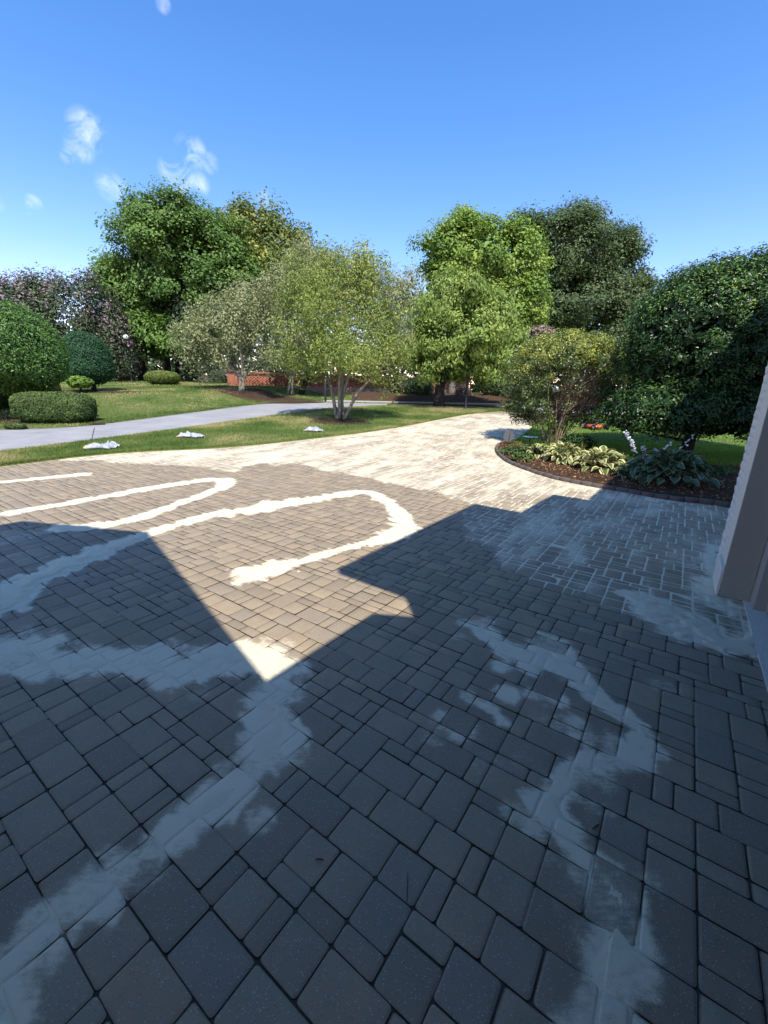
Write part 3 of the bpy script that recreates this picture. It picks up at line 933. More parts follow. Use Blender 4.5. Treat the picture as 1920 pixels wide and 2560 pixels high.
for sgn, off in ((1, np.zeros(2)),):
    f = [np.array([*w0, 0]), np.array([*w1, 0]), np.array([*w1, H0 - .12]), np.array([*wa, H1 - .22]), np.array([*w0, H0 - .12])]
    bk = [p + np.array([*th_, 0]) for p in f]
    V = f + bk
    Q = [[i, (i + 1) % 5, 5 + (i + 1) % 5, 5 + i] for i in range(5)]
    T = [[0, 2, 1], [0, 3, 2], [0, 4, 3], [5, 6, 7], [5, 7, 8], [5, 8, 9]]
    t_.add(V, T, Q)
hpart('gable_wall', t_, M_BRICK)
# ------------------------------------------------------------------ foliage
LEAF = 2.1
def leaf_material(name, stops, rough=.5, trans=.35, spec=.35, gloss_var=.0):
    t = NT(name)
    tint = t.attr('tint')
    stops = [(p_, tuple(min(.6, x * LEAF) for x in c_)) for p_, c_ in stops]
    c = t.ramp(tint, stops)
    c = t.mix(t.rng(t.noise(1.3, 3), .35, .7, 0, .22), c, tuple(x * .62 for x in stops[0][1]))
    t.put(t.b.inputs['Base Color'], c)
    t.put(t.b.inputs['Roughness'], rough); t.put(t.b.inputs['Specular IOR Level'], spec)
    tr = t.n.new('ShaderNodeBsdfTranslucent')
    t.l.new(t.mix(.35, c, (.16, .22, .03)), tr.inputs['Color'])
    mx = t.n.new('ShaderNodeMixShader'); mx.inputs[0].default_value = trans
    t.l.new(t.b.outputs[0], mx.inputs[1]); t.l.new(tr.outputs[0], mx.inputs[2])
    t.l.new(mx.outputs[0], t.out.inputs[0])
    return t.m

def bark_material(name, a, b):
    t = NT(name)
    v = t.noise(9, 5, .7, t.scale((3, 3, .7)))
    t.bump(v, .8, .02)
    return t.done(t.mix(t.rng(v, .3, .7), a, b), .9, .15)

L_MAPLE = leaf_material('maple_leaf', [(0, (.030, .064, .014)), (.5, (.060, .110, .021)), (1, (.110, .165, .032))])
L_YELLOW = leaf_material('yellowing_leaf', [(0, (.050, .078, .020)), (.5, (.105, .130, .030)), (1, (.22, .20, .04))])
L_BRIGHT = leaf_material('bright_maple_leaf', [(0, (.052, .098, .016)), (.5, (.105, .165, .026)), (1, (.185, .235, .04))])
L_OAK = leaf_material('dark_oak_leaf', [(0, (.022, .040, .014)), (.5, (.042, .068, .022)), (1, (.085, .105, .04))], .45)
L_PEAR = leaf_material('grey_green_leaf', [(0, (.080, .094, .042)), (.5, (.150, .162, .072)), (1, (.27, .26, .125))], .5, .35, .35)
L_PEAR2 = leaf_material('olive_leaf', [(0, (.076, .108, .024)), (.5, (.150, .182, .042)), (1, (.28, .28, .065))], .5, .4, .35)
L_CHERRY = leaf_material('light_green_leaf', [(0, (.065, .100, .020)), (.5, (.130, .180, .038)), (1, (.23, .27, .06))], .5, .4, .35)
L_MYRTLE = leaf_material('myrtle_leaf', [(0, (.026, .042, .016)), (.5, (.045, .062, .024)), (.7, (.090, .072, .060)), (1, (.25, .15, .20))], .55, .25)
L_PINK = leaf_material('pink_blossom', [(0, (.06, .075, .03)), (.45, (.14, .10, .06)), (.6, (.38, .15, .15)), (1, (.52, .24, .24))], .6)
L_HOLLY = leaf_material('holly_leaf', [(0, (.007, .018, .005)), (.6, (.019, .046, .010)), (.9, (.048, .098, .016)), (1, (.13, .19, .03))], .36, .16, .35)
L_TOPIARY = leaf_material('clipped_leaf', [(0, (.020, .050, .010)), (.5, (.046, .098, .017)), (1, (.115, .180, .034))], .42, .22, .35)
L_TOPDARK = leaf_material('dark_clipped_leaf', [(0, (.010, .034, .014)), (.5, (.020, .056, .020)), (1, (.040, .085, .028))], .5, .2, .3)
L_BOX = leaf_material('hedge_leaf', [(0, (.018, .036, .010)), (.5, (.045, .075, .018)), (1, (.120, .150, .035))], .5, .25)
L_HEDGE2 = leaf_material('yellow_hedge_leaf', [(0, (.035, .055, .012)), (.5, (.085, .115, .022)), (1, (.17, .185, .04))], .5, .3)
L_BUSH = leaf_material('bush_leaf', [(0, (.024, .040, .012)), (.45, (.060, .084, .022)), (.75, (.15, .165, .030)), (1, (.29, .28, .045))], .35, .3, .5)
L_WOOD = leaf_material('woodland_leaf', [(0, (.018, .032, .014)), (.5, (.034, .052, .022)), (1, (.068, .085, .034))], .6, .25)
L_DRY = leaf_material('dry_leaf', [(0, (.07, .035, .018)), (.5, (.14, .075, .035)), (1, (.24, .15, .07))], .7, .2)
BARK_G = bark_material('grey_bark', (.10, .088, .070), (.27, .24, .195))
BARK_L = bark_material('pale_smooth_bark', (.17, .145, .105), (.40, .35, .265))
BARK_D = bark_material('dark_bark', (.022, .018, .015), (.06, .05, .042))
BARK_B = bark_material('brown_stem_bark', (.15, .11, .07), (.36, .28, .19))

def unit(v):
    return v / (np.linalg.norm(v, axis=-1, keepdims=True) + 1e-9)

def leaf_quads(C, N, L, Wd, r, droop=0.0, tint=None, fold=.18):
    """folded diamond leaves at C facing N"""
    n = len(C)
    q = r.normal(size=(n, 3))
    q[:, 2] -= droop * 2
    t = unit(q - (q * N).sum(1, keepdims=True) * N)
    s = np.cross(N, t)
    l = (L * r.uniform(.5, 1.4, n))[:, None]; w = (Wd * r.uniform(.7, 1.2, n))[:, None]
    V = np.stack([C - t * l * .5, C + s * w * .5 + N * w * fold - t * l * .06, C + t * l * .5, C - s * w * .5 + N * w * fold - t * l * .06], 1).reshape(-1, 3)
    k = np.arange(n) * 4
    T = np.concatenate([np.column_stack([k, k + 1, k + 2]), np.column_stack([k, k + 2, k + 3])])
    tt = np.repeat(tint if tint is not None else r.random(n), 4)
    return V, T, tt

def clusters(lobes, n, r, shell=.45, up=.15, rough=.12, cull=.72):
    """cluster centres spread through egg-shaped lobes, more of them near the outside"""
    area = np.array([np.prod(np.asarray(R_)) ** (2 / 3) for _, R_ in lobes]); area /= area.sum()
    out, dirs = [], []
    for k, (c, R_) in enumerate(lobes):
        m = max(3, int(n * area[k]))
        d = r.normal(size=(m, 3)); d[:, 2] += up
        d = unit(d)
        rad = 1 - shell * r.random(m) ** 1.6
        rad = rad * (1 + rough * np.clip(r.normal(size=m), -2, 1.1))
        p = np.asarray(c) + d * np.asarray(R_) * rad[:, None]
        keep = np.ones(m, bool)
        for k2, (c2, R2) in enumerate(lobes):
            if k2 != k:
                keep &= np.linalg.norm((p - np.asarray(c2)) / np.asarray(R2), axis=1) > cull
        out.append(p[keep]); dirs.append(unit(d / np.asarray(R_))[keep])
    return np.concatenate(out), np.concatenate(dirs)

def foliage(C, D, per, crad, L, Wd, r, droop=0., flat=.75, outw=.7, upw=.45, rnd=.75, tint_c=(.5, .16), tint_l=.16, sun_tint=0.):
    """leaves around the cluster centres"""
    n = len(C)
    tc = np.clip(r.normal(tint_c[0], tint_c[1], n), 0, 1)
    k = np.repeat(np.arange(n), per)
    off = r.normal(size=(len(k), 3)) * np.array([1, 1, flat]) * .55
    ln = np.linalg.norm(off, axis=1, keepdims=True)
    off = off / np.maximum(ln, 1e-6) * np.minimum(ln, .95) * crad * r.uniform(.7, 1.3, n)[k][:, None]
    P_ = C[k] + off
    N = unit(outw * D[k] + upw * np.array([0, 0, 1.]) + rnd * r.normal(size=(len(k), 3)) * .6 + .5 * unit(off))
    tt = np.clip(tc[k] + r.normal(0, tint_l, len(k)) + sun_tint * (off[:, 2] / crad), 0, 1)  # sun_tint lightens the upper leaves of each cluster, painting sunlight on it
    return leaf_quads(P_, N, L, Wd, r, droop, tt)

def bend(p0, p1, r, sag=.12, n=5):
    p0, p1 = np.asarray(p0, float), np.asarray(p1, float)
    t = np.linspace(0, 1, n)[:, None]
    l = np.linalg.norm(p1 - p0)
    ctrl = (p0 + p1) / 2 + np.append(r.normal(0, sag * l * .5, 2), abs(r.normal(0, sag * l)) * .5)
    return (1 - t) ** 2 * p0 + 2 * t * (1 - t) * ctrl + t * t * p1

def grow(name, base, stems, C, r, bark, mat, leafV, label, cat='tree', group=None, limbs=40, limb_r=.03, tri=6, twig=0.35, extra=None):
    """one tree: an Empty at its foot with a trunk mesh (stems and limbs) and a crown mesh"""
    root = tag(empty(name, base), label, cat, group)
    mb = MB()
    nodes = []
    for pts, rads in stems:
        pts = np.asarray(pts, float)
        cc = catmull(pts, 4)
        rr = np.interp(np.linspace(0, 1, len(cc)), np.linspace(0, 1, len(rads)), rads)
        mb.tube(cc, rr, tri + 2)
        for k in range(len(cc) // 3, len(cc)):
            nodes.append((cc[k], rr[k]))
    npos = np.array([p for p, _ in nodes])
    if len(C) and limbs:
        for k in r.choice(len(C), min(limbs, len(C)), replace=False):
            tgt = C[k]
            cost = np.linalg.norm(npos - tgt, axis=1) + 1.2 * np.maximum(0, npos[:, 2] - tgt[2] + .2 * np.linalg.norm(npos[:, :2] - tgt[:2], axis=1))
            j = int(np.argmin(cost))
            p = bend(npos[j], tgt, r)
            r0 = min(nodes[j][1] * .7, limb_r)
            mb.tube(p, np.linspace(r0, r0 * .25, len(p)), tri, cap=False)
    mb.build('trunk', bark, root, base)
    V, T, tt = leafV
    mk('crown', V, T, mat, root, {'tint': tt}, base=base, flat=True)
    return root

def join_leaves(*parts):
    Vs, Ts, tts, n = [], [], [], 0
    for V, T, tt in parts:
        Vs.append(V); Ts.append(T + n); tts.append(tt); n += len(V)
    return np.concatenate(Vs), np.concatenate(Ts), np.concatenate(tts)

def shrink(lobes, d):
    return [(c, tuple(max(.35 * q, q - d) for q in R_)) for c, R_ in lobes]

def knobbly(lobes, r, k=4, f=.38):
    """adds small bulges to the outside of the lobes"""
    out = list(lobes)
    for c, R_ in lobes:
        for _ in range(k):
            d = unit(r.normal(size=3) + [0, 0, .35])
            q = r.uniform(.7, 1.3) * f
            out.append((np.asarray(c) + d * np.asarray(R_) * .92, tuple(np.asarray(R_) * q)))
    return out

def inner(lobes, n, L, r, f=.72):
    """large leaves deep in the crown, tinted dark to paint its inner shade"""
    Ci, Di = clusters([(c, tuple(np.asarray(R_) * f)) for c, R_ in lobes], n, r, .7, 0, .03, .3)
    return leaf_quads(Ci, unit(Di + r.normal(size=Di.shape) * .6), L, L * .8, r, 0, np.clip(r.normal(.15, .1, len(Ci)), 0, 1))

def lobe(vx, vy, Y, rx, rz, ry=None):
    return (P(vx, vy, Y), (span(rx, Y), span(ry or rx, Y), span(rz, Y)))

def foot(vx, Y):
    d = view_dir(vx, 850)
    x = d[0] / d[1] * Y
    for _ in range(3):
        z = g1(x, Y); u = view_dir(vx, 850)
        # keep the picture column: x depends on height a little
        fw = Y * math.cos(PITCH) - (z - EYE) * math.sin(PITCH)
        x = (vx * 1920 / 1659 - 960) / F_PX * fw
    return np.array([x, Y, g1(x, Y)])

# ---- large maple on the left
r = np.random.default_rng(11)
Y = 34
b = foot(305, Y)
lob = [lobe(395, 575, Y, 150, 130), lobe(285, 640, Y, 85, 95), lobe(450, 515, Y, 90, 78), lobe(355, 505, Y - 1, 85, 72), lobe(480, 630, Y, 110, 120), lobe(310, 730, Y - 2, 80, 62), lobe(405, 730, Y - 2, 100, 62), lobe(240, 600, Y, 50, 55)]
lob = knobbly(shrink(lob, 0.95), r, 3, .27)
C, D = clusters(lob, 640, r, .4, .1, .08)
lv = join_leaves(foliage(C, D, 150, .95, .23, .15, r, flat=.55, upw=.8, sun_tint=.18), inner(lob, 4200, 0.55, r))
top = P(385, 540, Y)
grow('maple_tree', b, [([b - [0, 0, .2], b + [0, 0, 2.5], (b + top) / 2 + [.3, 0, 0], top], [.42, .32, .24, .06])], C, r, BARK_D, L_MAPLE, lv, 'tallest broad green tree on the left, standing behind the lawn', 'tree', limbs=70, limb_r=.16)
# ---- sparse yellowing tree beside it
r = np.random.default_rng(12)
Y = 37
b = foot(500, Y)
lob = [lobe(540, 540, Y, 80, 95), lobe(600, 520, Y, 55, 75), lobe(560, 640, Y, 90, 90), lobe(650, 590, Y, 55, 75), lobe(510, 490, Y, 45, 50), lobe(690, 580, Y + 1, 45, 45)]
lob = knobbly(shrink(lob, 0.7), r, 3)
C, D = clusters(lob, 520, r, .6, .1, .10)
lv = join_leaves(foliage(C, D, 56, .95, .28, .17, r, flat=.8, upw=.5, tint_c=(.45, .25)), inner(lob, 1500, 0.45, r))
top = P(560, 500, Y)
grow('yellowing_tree', b, [([b - [0, 0, .2], b + [.1, 0, 3], (b + top) / 2 + [-.5, 0, 0], top], [.35, .27, .18, .05]), ([b + [0, 0, 3], (b + P(640, 560, Y)) / 2, P(640, 560, Y)], [.2, .12, .05])], C, r, BARK_G, L_YELLOW, lv, 'sparse yellowing tree leaning out behind the big left maple', 'tree', limbs=90, limb_r=.1)
# ---- crape myrtles with mauve blossom
for k, (vx, vy, rx, rz, yy, bx, lab) in enumerate([(40, 700, 90, 95, 27, 55, 'mauve flowering crape myrtle at the far left, above the round clipped tree'),
                                                   (150, 690, 85, 95, 28.5, 150, 'mauve flowering crape myrtle in the middle of its row, above the dome shrub'),
                                                   (232, 745, 48, 85, 29.5, 246, 'narrow mauve crape myrtle in front of the big left maple')]):
    r = np.random.default_rng(20 + k)
    b = foot(bx, yy)
    lob = [lobe(vx, vy, yy, rx, rz * .8), lobe(vx - rx * .45, vy - rz * .25, yy, rx * .45, rz * .55), lobe(vx + rx * .4, vy - rz * .3, yy, rx * .45, rz * .6), lobe(vx + rx * .1, vy + rz * .4, yy - .5, rx * .7, rz * .5)]
    C, D = clusters(lob, 420, r, .35, .5, .09)
    hgt = np.clip((C[:, 2] - C[:, 2].min()) / (np.ptp(C[:, 2])), 0, 1)
    l1_ = foliage(C, D, 30, .55, .18, .11, r, flat=1.0, tint_c=(.28, .14), tint_l=.12)
    sel = r.random(len(C)) < .12 + .55 * hgt
    l2_ = foliage(C[sel] + D[sel] * .25 + [0, 0, .12], D[sel], 18, .34, .13, .10, r, flat=1.5, tint_c=(.82, .10), tint_l=.1)
    tp = P(vx, vy - rz * .3, yy)
    st = []
    for q in range(4):
        tq = tp + np.append(r.normal(0, span(rx * .4, yy), 2) * [1, .4], r.normal(0, .4))
        st.append(([b + [(q - 1.5) * .12, r.normal(0, .08), -.1], b + [(q - 1.5) * .25, 0, 1.2], tq], [.07, .055, .015]))
    grow('crape_myrtle', b, st, C, r, BARK_D, L_MYRTLE, join_leaves(l1_, l2_), lab, 'tree', 'mauve crape myrtles on the left', limbs=40, limb_r=.04)

# ---- clipped shrubs
def clipped(name, base, lobes, n, leaf, mat, seed, label, cat='shrub', group=None, trunk=None, core=True, bark=BARK_D, rough=.02, tint_c=(.45, .2), shoots=0, mat_core=None):
    r = np.random.default_rng(seed)
    C, D = clusters(lobes, n, r, .10, .05, rough, .93)
    C = C + D * (.17 * np.cbrt(np.prod(lobes[0][1])) * (fbm(C[:, 0] * 2.2 + 5, C[:, 2] * 2.2 + C[:, 1] * 1.3, seed + 3) - .5))[:, None]
    V1 = leaf_quads(C, unit(D * .9 + r.normal(size=D.shape) * .45 + [0, 0, .25]), leaf, leaf * .55, r, 0, np.clip(r.normal(tint_c[0], tint_c[1], len(C)) + .15 * (fbm(C[:, 0] * 3, C[:, 2] * 3 + C[:, 1] * 2, seed) - .5) * 3, 0, 1))
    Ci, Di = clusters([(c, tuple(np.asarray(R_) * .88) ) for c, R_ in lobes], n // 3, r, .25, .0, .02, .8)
    V2 = leaf_quads(Ci, unit(Di + r.normal(size=Di.shape) * .5), leaf * 1.6, leaf * 1.1, r, 0, np.full(len(Ci), .05))  # larger inner leaves in the darkest tint paint the shade inside the shrub
    if n > 15000:      # stray shoots and a few browned leaves
        kk_ = r.choice(len(C), 170, replace=False)
        q_ = np.concatenate([C[kk_] + D[kk_] * e_ + r.normal(0, .012, (170, 3)) for e_ in np.linspace(.02, .13, 5)])
        V1 = join_leaves(V1, leaf_quads(q_, unit(r.normal(size=q_.shape) + [0, 0, .6]), leaf, leaf * .5, r, 0, np.clip(r.normal(.8, .15, len(q_)), 0, 1)))
    root = tag(empty(name, base), label, cat, group)
    mb = MB()
    for pts, rads in (trunk or [([base - [0, 0, .05], lobes[0][0]], [.06, .03])]):
        mb.tube(np.asarray(pts), rads, 7)
    for k in r.choice(len(Ci), min(24, len(Ci)), replace=False):
        mb.tube(bend(np.asarray(lobes[0][0]) - [0, 0, lobes[0][1][2] * .5], Ci[k], r, .1, 4), [.02, .015, .01, .005], 5, cap=False)
    mb.build('trunk' if trunk else 'stem', bark, root, base)
    V, T, tt = join_leaves(V1, V2)
    mk('foliage' if cat != 'tree' else 'crown', V, T, mat, root, {'tint': tt}, base=base, flat=True)
    return root

Y = 14.6
b = foot(42, Y)
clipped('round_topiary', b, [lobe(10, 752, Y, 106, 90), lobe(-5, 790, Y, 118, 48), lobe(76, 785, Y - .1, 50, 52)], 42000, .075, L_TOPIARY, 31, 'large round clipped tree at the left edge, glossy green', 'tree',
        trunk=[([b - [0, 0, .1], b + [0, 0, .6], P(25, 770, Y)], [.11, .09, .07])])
Y = 20.5
b = foot(198, Y)
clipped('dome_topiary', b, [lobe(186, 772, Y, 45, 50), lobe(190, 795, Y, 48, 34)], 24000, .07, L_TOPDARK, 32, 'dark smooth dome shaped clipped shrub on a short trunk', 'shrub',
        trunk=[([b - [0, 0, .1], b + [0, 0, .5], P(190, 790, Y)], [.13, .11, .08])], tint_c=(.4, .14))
def boxhedge(name, c, half, rz, n, leaf, mat, seed, label, rnd=.35, group=None):
    """a clipped block of foliage standing on the land at c"""
    r = np.random.default_rng(seed)
    base = np.array([c[0], c[1], g1(c[0], c[1])])
    d = r.normal(size=(n, 3)); d = unit(d)
    p_ = 4.0 / (1 + rnd * 2) + 1
    k = (np.abs(d) ** p_).sum(1) ** (-1 / p_)
    q = d * k[:, None]
    Nn = unit(np.sign(q) * np.abs(q) ** (p_ - 1) / np.asarray(half))
    lump = (fbm(q[:, 0] * 5 + 9, q[:, 2] * 4 + q[:, 1] * 3, seed) - .5)
    q = q * (1 - .07 * r.random(n) + .10 * lump)[:, None] * np.asarray(half)
    q[:, 2] += half[2] * 1.02
    keep = q[:, 2] > .02
    q, Nn, lump = q[keep], Nn[keep], lump[keep]
    Rm = rotz(rz)
    C = q @ Rm.T + base; Nn = Nn @ Rm.T
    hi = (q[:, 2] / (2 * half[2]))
    V1 = leaf_quads(C, unit(Nn + r.normal(size=C.shape) * .45), leaf, leaf * .5, r, 0, np.clip(.25 + .35 * hi + lump * .7 + r.normal(0, .14, len(C)), 0, 1))  # leaf tint rises with height and bulge, painting a sunlit top
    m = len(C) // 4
    V2 = leaf_quads((q[:m] * [.84, .84, .86]) @ Rm.T + base, unit(Nn[:m] + r.normal(size=(m, 3)) * .4), leaf * 2.4, leaf * 1.8, r, 0, np.full(m, .03))  # big inner leaves, shade painted in as near darkest tint
    root = tag(empty(name, base), label, 'hedge', group)
    mb = MB()
    for t_ in np.linspace(-.6, .6, 5):
        f_ = np.array([t_ * half[0], 0, 0]) @ Rm.T + base
        mb.tube(bend(f_ - [0, 0, .05], f_ + [r.normal(0, .05), r.normal(0, .05), half[2] * 1.5], r, .05, 4), [.03, .025, .018, .01], 5)
    mb.build('stem', BARK_D, root, base)
    V, T, tt = join_leaves(V1, V2)
    mk('foliage', V, T, mat, root, {'tint': tt}, base=base, flat=True)
    return root
c = W(100, 918)
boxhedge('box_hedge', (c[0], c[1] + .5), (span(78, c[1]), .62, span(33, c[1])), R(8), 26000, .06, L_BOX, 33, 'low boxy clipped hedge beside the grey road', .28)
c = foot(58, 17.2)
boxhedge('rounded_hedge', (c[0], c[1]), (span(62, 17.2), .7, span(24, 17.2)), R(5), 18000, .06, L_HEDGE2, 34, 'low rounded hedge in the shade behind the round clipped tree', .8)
c = foot(-25, 15.4)
boxhedge('dark_hedge', (c[0], c[1]), (span(42, 15.4), .6, span(34, 15.4)), R(5), 11000, .06, L_TOPDARK, 35, 'dark shaded hedge at the very left edge of the lawn', .6)
c = foot(347, 27)
boxhedge('mound_shrub', (c[0], c[1]), (span(34, 27), .85, span(14, 27)), 0, 9000, .08, L_HEDGE2, 36, 'low yellow green mounded shrub in front of the tree trunks', .9)
c = W(178, 903)
boxhedge('small_shrub', (c[0] + .12, c[1] + .1), (.30, .25, .19), 0, 3000, .045, L_BOX, 37, 'tiny green shrub at the right end of the boxy hedge', .9)
c = W(168, 893)
boxhedge('dry_shrub', (c[0] + .2, c[1] + .15), (.17, .17, .22), 0, 1600, .045, L_DRY, 38, 'tiny brown dried shrub between the boxy hedge and the lawn', .9)
c = W(28, 928)
boxhedge('ground_plant', (c[0], c[1] + .1), (.30, .16, .09), 0, 1200, .05, L_BOX, 39, 'small low plant in the mulch left of the boxy hedge', .9)
b = foot(170, 19.5)
clipped('leafy_shrub', b, [lobe(172, 825, 19.5, 20, 10)], 900, .17, L_BRIGHT, 40, 'bright large leaved plant under the dome shaped shrub', 'shrub', rough=.2)

# ---- many-stemmed small trees on the lawn
def stems_to(b, tops, r, r0, spread, lift):
    st = []
    for k, tp in enumerate(tops):
        a = 2 * math.pi * k / len(tops) + .4
        f = b + np.array([math.cos(a) * spread, math.sin(a) * spread * .7, -.06])
        tp = np.asarray(tp)
        m1 = f + (tp - f) * lift + np.array([0, 0, .12 * (tp[2] - f[2])])
        m2 = f + (tp - f) * .62 + np.append(r.normal(0, .12, 2), .1)
        st.append(([f, m1, m2, tp], [r0 * r.uniform(.8, 1.15), r0 * .75, r0 * .42, r0 * .12]))
    return st
# centre tree
r = np.random.default_rng(51)
b = W(735, 908); Y = b[1]
lob = [lobe(735, 690, Y, 105, 130), lobe(660, 720, Y, 72, 105), lobe(820, 710, Y, 78, 110), lobe(700, 610, Y, 60, 70), lobe(780, 600, Y, 62, 68), lobe(640, 640, Y, 48, 70), lobe(745, 765, Y - .7, 100, 58), lobe(840, 780, Y - .3, 55, 68), lobe(655, 765, Y, 58, 52)]
lob = knobbly(shrink(lob, 0.25), r, 3)
C, D = clusters(lob, 720, r, .75, .1, .13, .6)
lv = foliage(C, D, 66, .34, .098, .044, r, droop=.5, flat=1.7, upw=.3, rnd=1.0, tint_c=(.45, .22))
sh = []
shp = []
for vx, vy in [(640, 545), (672, 535), (700, 520), (722, 548), (745, 560), (787, 530), (808, 552), (832, 566), (860, 600), (612, 580), (655, 560), (760, 575), (795, 560), (875, 610), (690, 560), (600, 610), (625, 590), (645, 600), (668, 575), (712, 540), (732, 530), (770, 545), (820, 580), (845, 590), (885, 640), (775, 535), (680, 545), (585, 640), (803, 545)]:
    t0, t1 = P(vx + r.uniform(-12, 12), vy + 120, Y), P(vx, vy, Y + r.uniform(-.5, .5))
    shp.append((t0, t1))
    k = np.linspace(0, 1, 16)[:, None]
    q = t0 * (1 - k) + t1 * k
    sh.append(foliage(q, np.tile([0, 0, 1.], (16, 1)), 9, .16, .11, .042, r, droop=.9, tint_c=(.35, .2)))
tops = [P(700, 590, Y + .4), P(760, 570, Y - .3), P(650, 650, Y), P(830, 640, Y), P(735, 640, Y - .8), P(870, 745, Y - .3)]
st = stems_to(b, tops, r, .075, .13, .25)
for t0, t1 in shp: st.append(([t0, (t0 + t1) / 2 + r.normal(0, .04, 3), t1], [.014, .010, .004]))
grow('multi_stem_tree', b, st, C, r, BARK_L, L_PEAR2, join_leaves(lv, *sh), 'many stemmed olive leaved tree in a mulch ring at the centre of the grass strip', 'tree', 'small many stemmed trees on the lawn', limbs=150, limb_r=.022, tri=5)
# left tree
r = np.random.default_rng(52)
Y = 23.5; b = foot(517, Y)
lob = [lobe(500, 720, Y, 95, 85), lobe(430, 745, Y, 62, 65), lobe(570, 710, Y, 70, 90), lobe(520, 670, Y, 70, 55), lobe(460, 690, Y, 55, 50)]
lob = knobbly(shrink(lob, 0.3), r, 3)
C, D = clusters(lob, 640, r, .7, .1, .13, .6)
lv = join_leaves(foliage(C, D, 40, .42, .15, .065, r, droop=.3, flat=1.5, upw=.35, rnd=1.0, tint_c=(.45, .2)), inner(lob, 600, 0.2, r, .6))
tops = [P(450, 720, Y), P(490, 660, Y), P(560, 660, Y), P(590, 720, Y), P(520, 700, Y - .8)]
grow('multi_stem_tree', b, stems_to(b, tops, r, .085, .16, .22), C, r, BARK_L, L_PEAR, lv, 'many stemmed grey green tree in front of the left end of the brick wall', 'tree', 'small many stemmed trees on the lawn', limbs=120, limb_r=.025, tri=5)
# middle one behind
r = np.random.default_rng(53)
Y = 25.5; b = foot(622, Y)
lob = [lobe(640, 690, Y, 80, 105), lobe(600, 740, Y, 55, 70), lobe(690, 640, Y, 65, 80), lobe(650, 600, Y, 60, 70), lobe(690, 740, Y, 60, 65), lobe(610, 640, Y, 45, 65)]
lob = knobbly(shrink(lob, 0.3), r, 2)
C, D = clusters(lob, 640, r, .7, .1, .13, .6)
lv = join_leaves(foliage(C, D, 38, .45, .16, .07, r, droop=.3, flat=1.6, upw=.35, rnd=1.0, tint_c=(.42, .2)), inner(lob, 600, 0.2, r, .6))
tops = [P(600, 690, Y), P(640, 620, Y), P(690, 640, Y), P(660, 700, Y - .6)]
grow('multi_stem_tree', b, stems_to(b, tops, r, .09, .17, .22), C, r, BARK_G, L_PEAR, lv, 'many stemmed tree before the middle of the brick wall, left of the mailbox', 'tree', 'small many stemmed trees on the lawn', limbs=110, limb_r=.03, tri=5)
r = np.random.default_rng(54)
Y = 26.5; b = foot(643, Y)
lob = [lobe(735, 620, Y + 1, 80, 80), lobe(830, 660, Y + 1, 70, 75), lobe(880, 640, Y + 1, 50, 70), lobe(790, 620, Y + 1, 60, 65), lobe(860, 720, Y + 1, 70, 70), lobe(905, 690, Y + 1, 42, 62)]
lob = shrink(lob, 0.35)
C, D = clusters(lob, 600, r, .7, .1, .09, .6)
lv = join_leaves(foliage(C, D, 38, .5, .17, .075, r, droop=.3, flat=1.6, upw=.35, rnd=1.0, tint_c=(.45, .2)), inner(lob, 600, 0.25, r, .6))
grow('grey_green_tree', b, stems_to(b, [P(735, 620, Y + 1), P(830, 650, Y + 1), P(800, 610, Y + 1)], r, .14, .1, .25), C, r, BARK_D, L_PEAR, lv, 'dark trunked grey green tree behind the mailbox and the centre tree', 'tree', limbs=80, limb_r=.04, tri=5)

# ---- trees right of centre
r = np.random.default_rng(55)
Y = 22.2; b = foot(942, Y)
lob = [lobe(1000, 740, Y, 120, 85), lobe(940, 780, Y - .3, 75, 62), lobe(1060, 790, Y - .6, 75, 55), lobe(975, 670, Y, 80, 75), lobe(1050, 690, Y, 70, 70), lobe(1100, 745, Y, 45, 60), lobe(915, 720, Y, 50, 70), lobe(1010, 620, Y, 45, 45)]
lob = knobbly(shrink(lob, 0.42), r, 3)
C, D = clusters(lob, 620, r, .5, .1, .10, .65)
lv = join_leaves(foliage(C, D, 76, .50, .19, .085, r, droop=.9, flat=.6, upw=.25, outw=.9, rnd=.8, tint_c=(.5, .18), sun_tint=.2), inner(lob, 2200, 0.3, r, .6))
tp = P(1000, 640, Y)
grow('drooping_tree', b, [([b - [0, 0, .1], b + [.05, 0, 1.3], (b + tp) / 2, tp], [.30, .24, .15, .03])] + stems_to(b + [0, 0, 1.0], [P(930, 720, Y), P(1070, 700, Y), P(1030, 760, Y - 1)], r, .12, .05, .3), C, r, BARK_D, L_CHERRY, lv, 'light green tree with drooping leaves right of the centre tree', 'tree', limbs=120, limb_r=.05, tri=5)
r = np.random.default_rng(56)
Y = 30.5; b = foot(968, Y)
lob = [lobe(1040, 560, Y, 95, 95), lobe(970, 540, Y, 72, 75), lobe(1110, 590, Y, 78, 95), lobe(950, 600, Y, 58, 70), lobe(1130, 660, Y, 60, 75), lobe(1020, 500, Y, 50, 45), lobe(1115, 530, Y, 52, 55), lobe(1060, 660, Y, 90, 80)]
lob = knobbly(shrink(lob, 0.75), r, 3)
C, D = clusters(lob, 480, r, .4, .1, .08)
lv = join_leaves(foliage(C, D, 120, .80, .21, .14, r, flat=.55, upw=.8, tint_c=(.5, .17), sun_tint=.2), inner(lob, 2600, 0.45, r))
tp = P(1040, 520, Y)
grow('bright_maple', b, [([b - [0, 0, .2], b + [.2, 0, 2.2], (b + tp) / 2, tp], [.26, .22, .16, .04])], C, r, BARK_G, L_BRIGHT, lv, 'bright yellow green maple rising behind the drooping tree', 'tree', limbs=80, limb_r=.1)
r = np.random.default_rng(57)
Y = 38; b = foot(1010, Y)
b = foot(1275, Y)
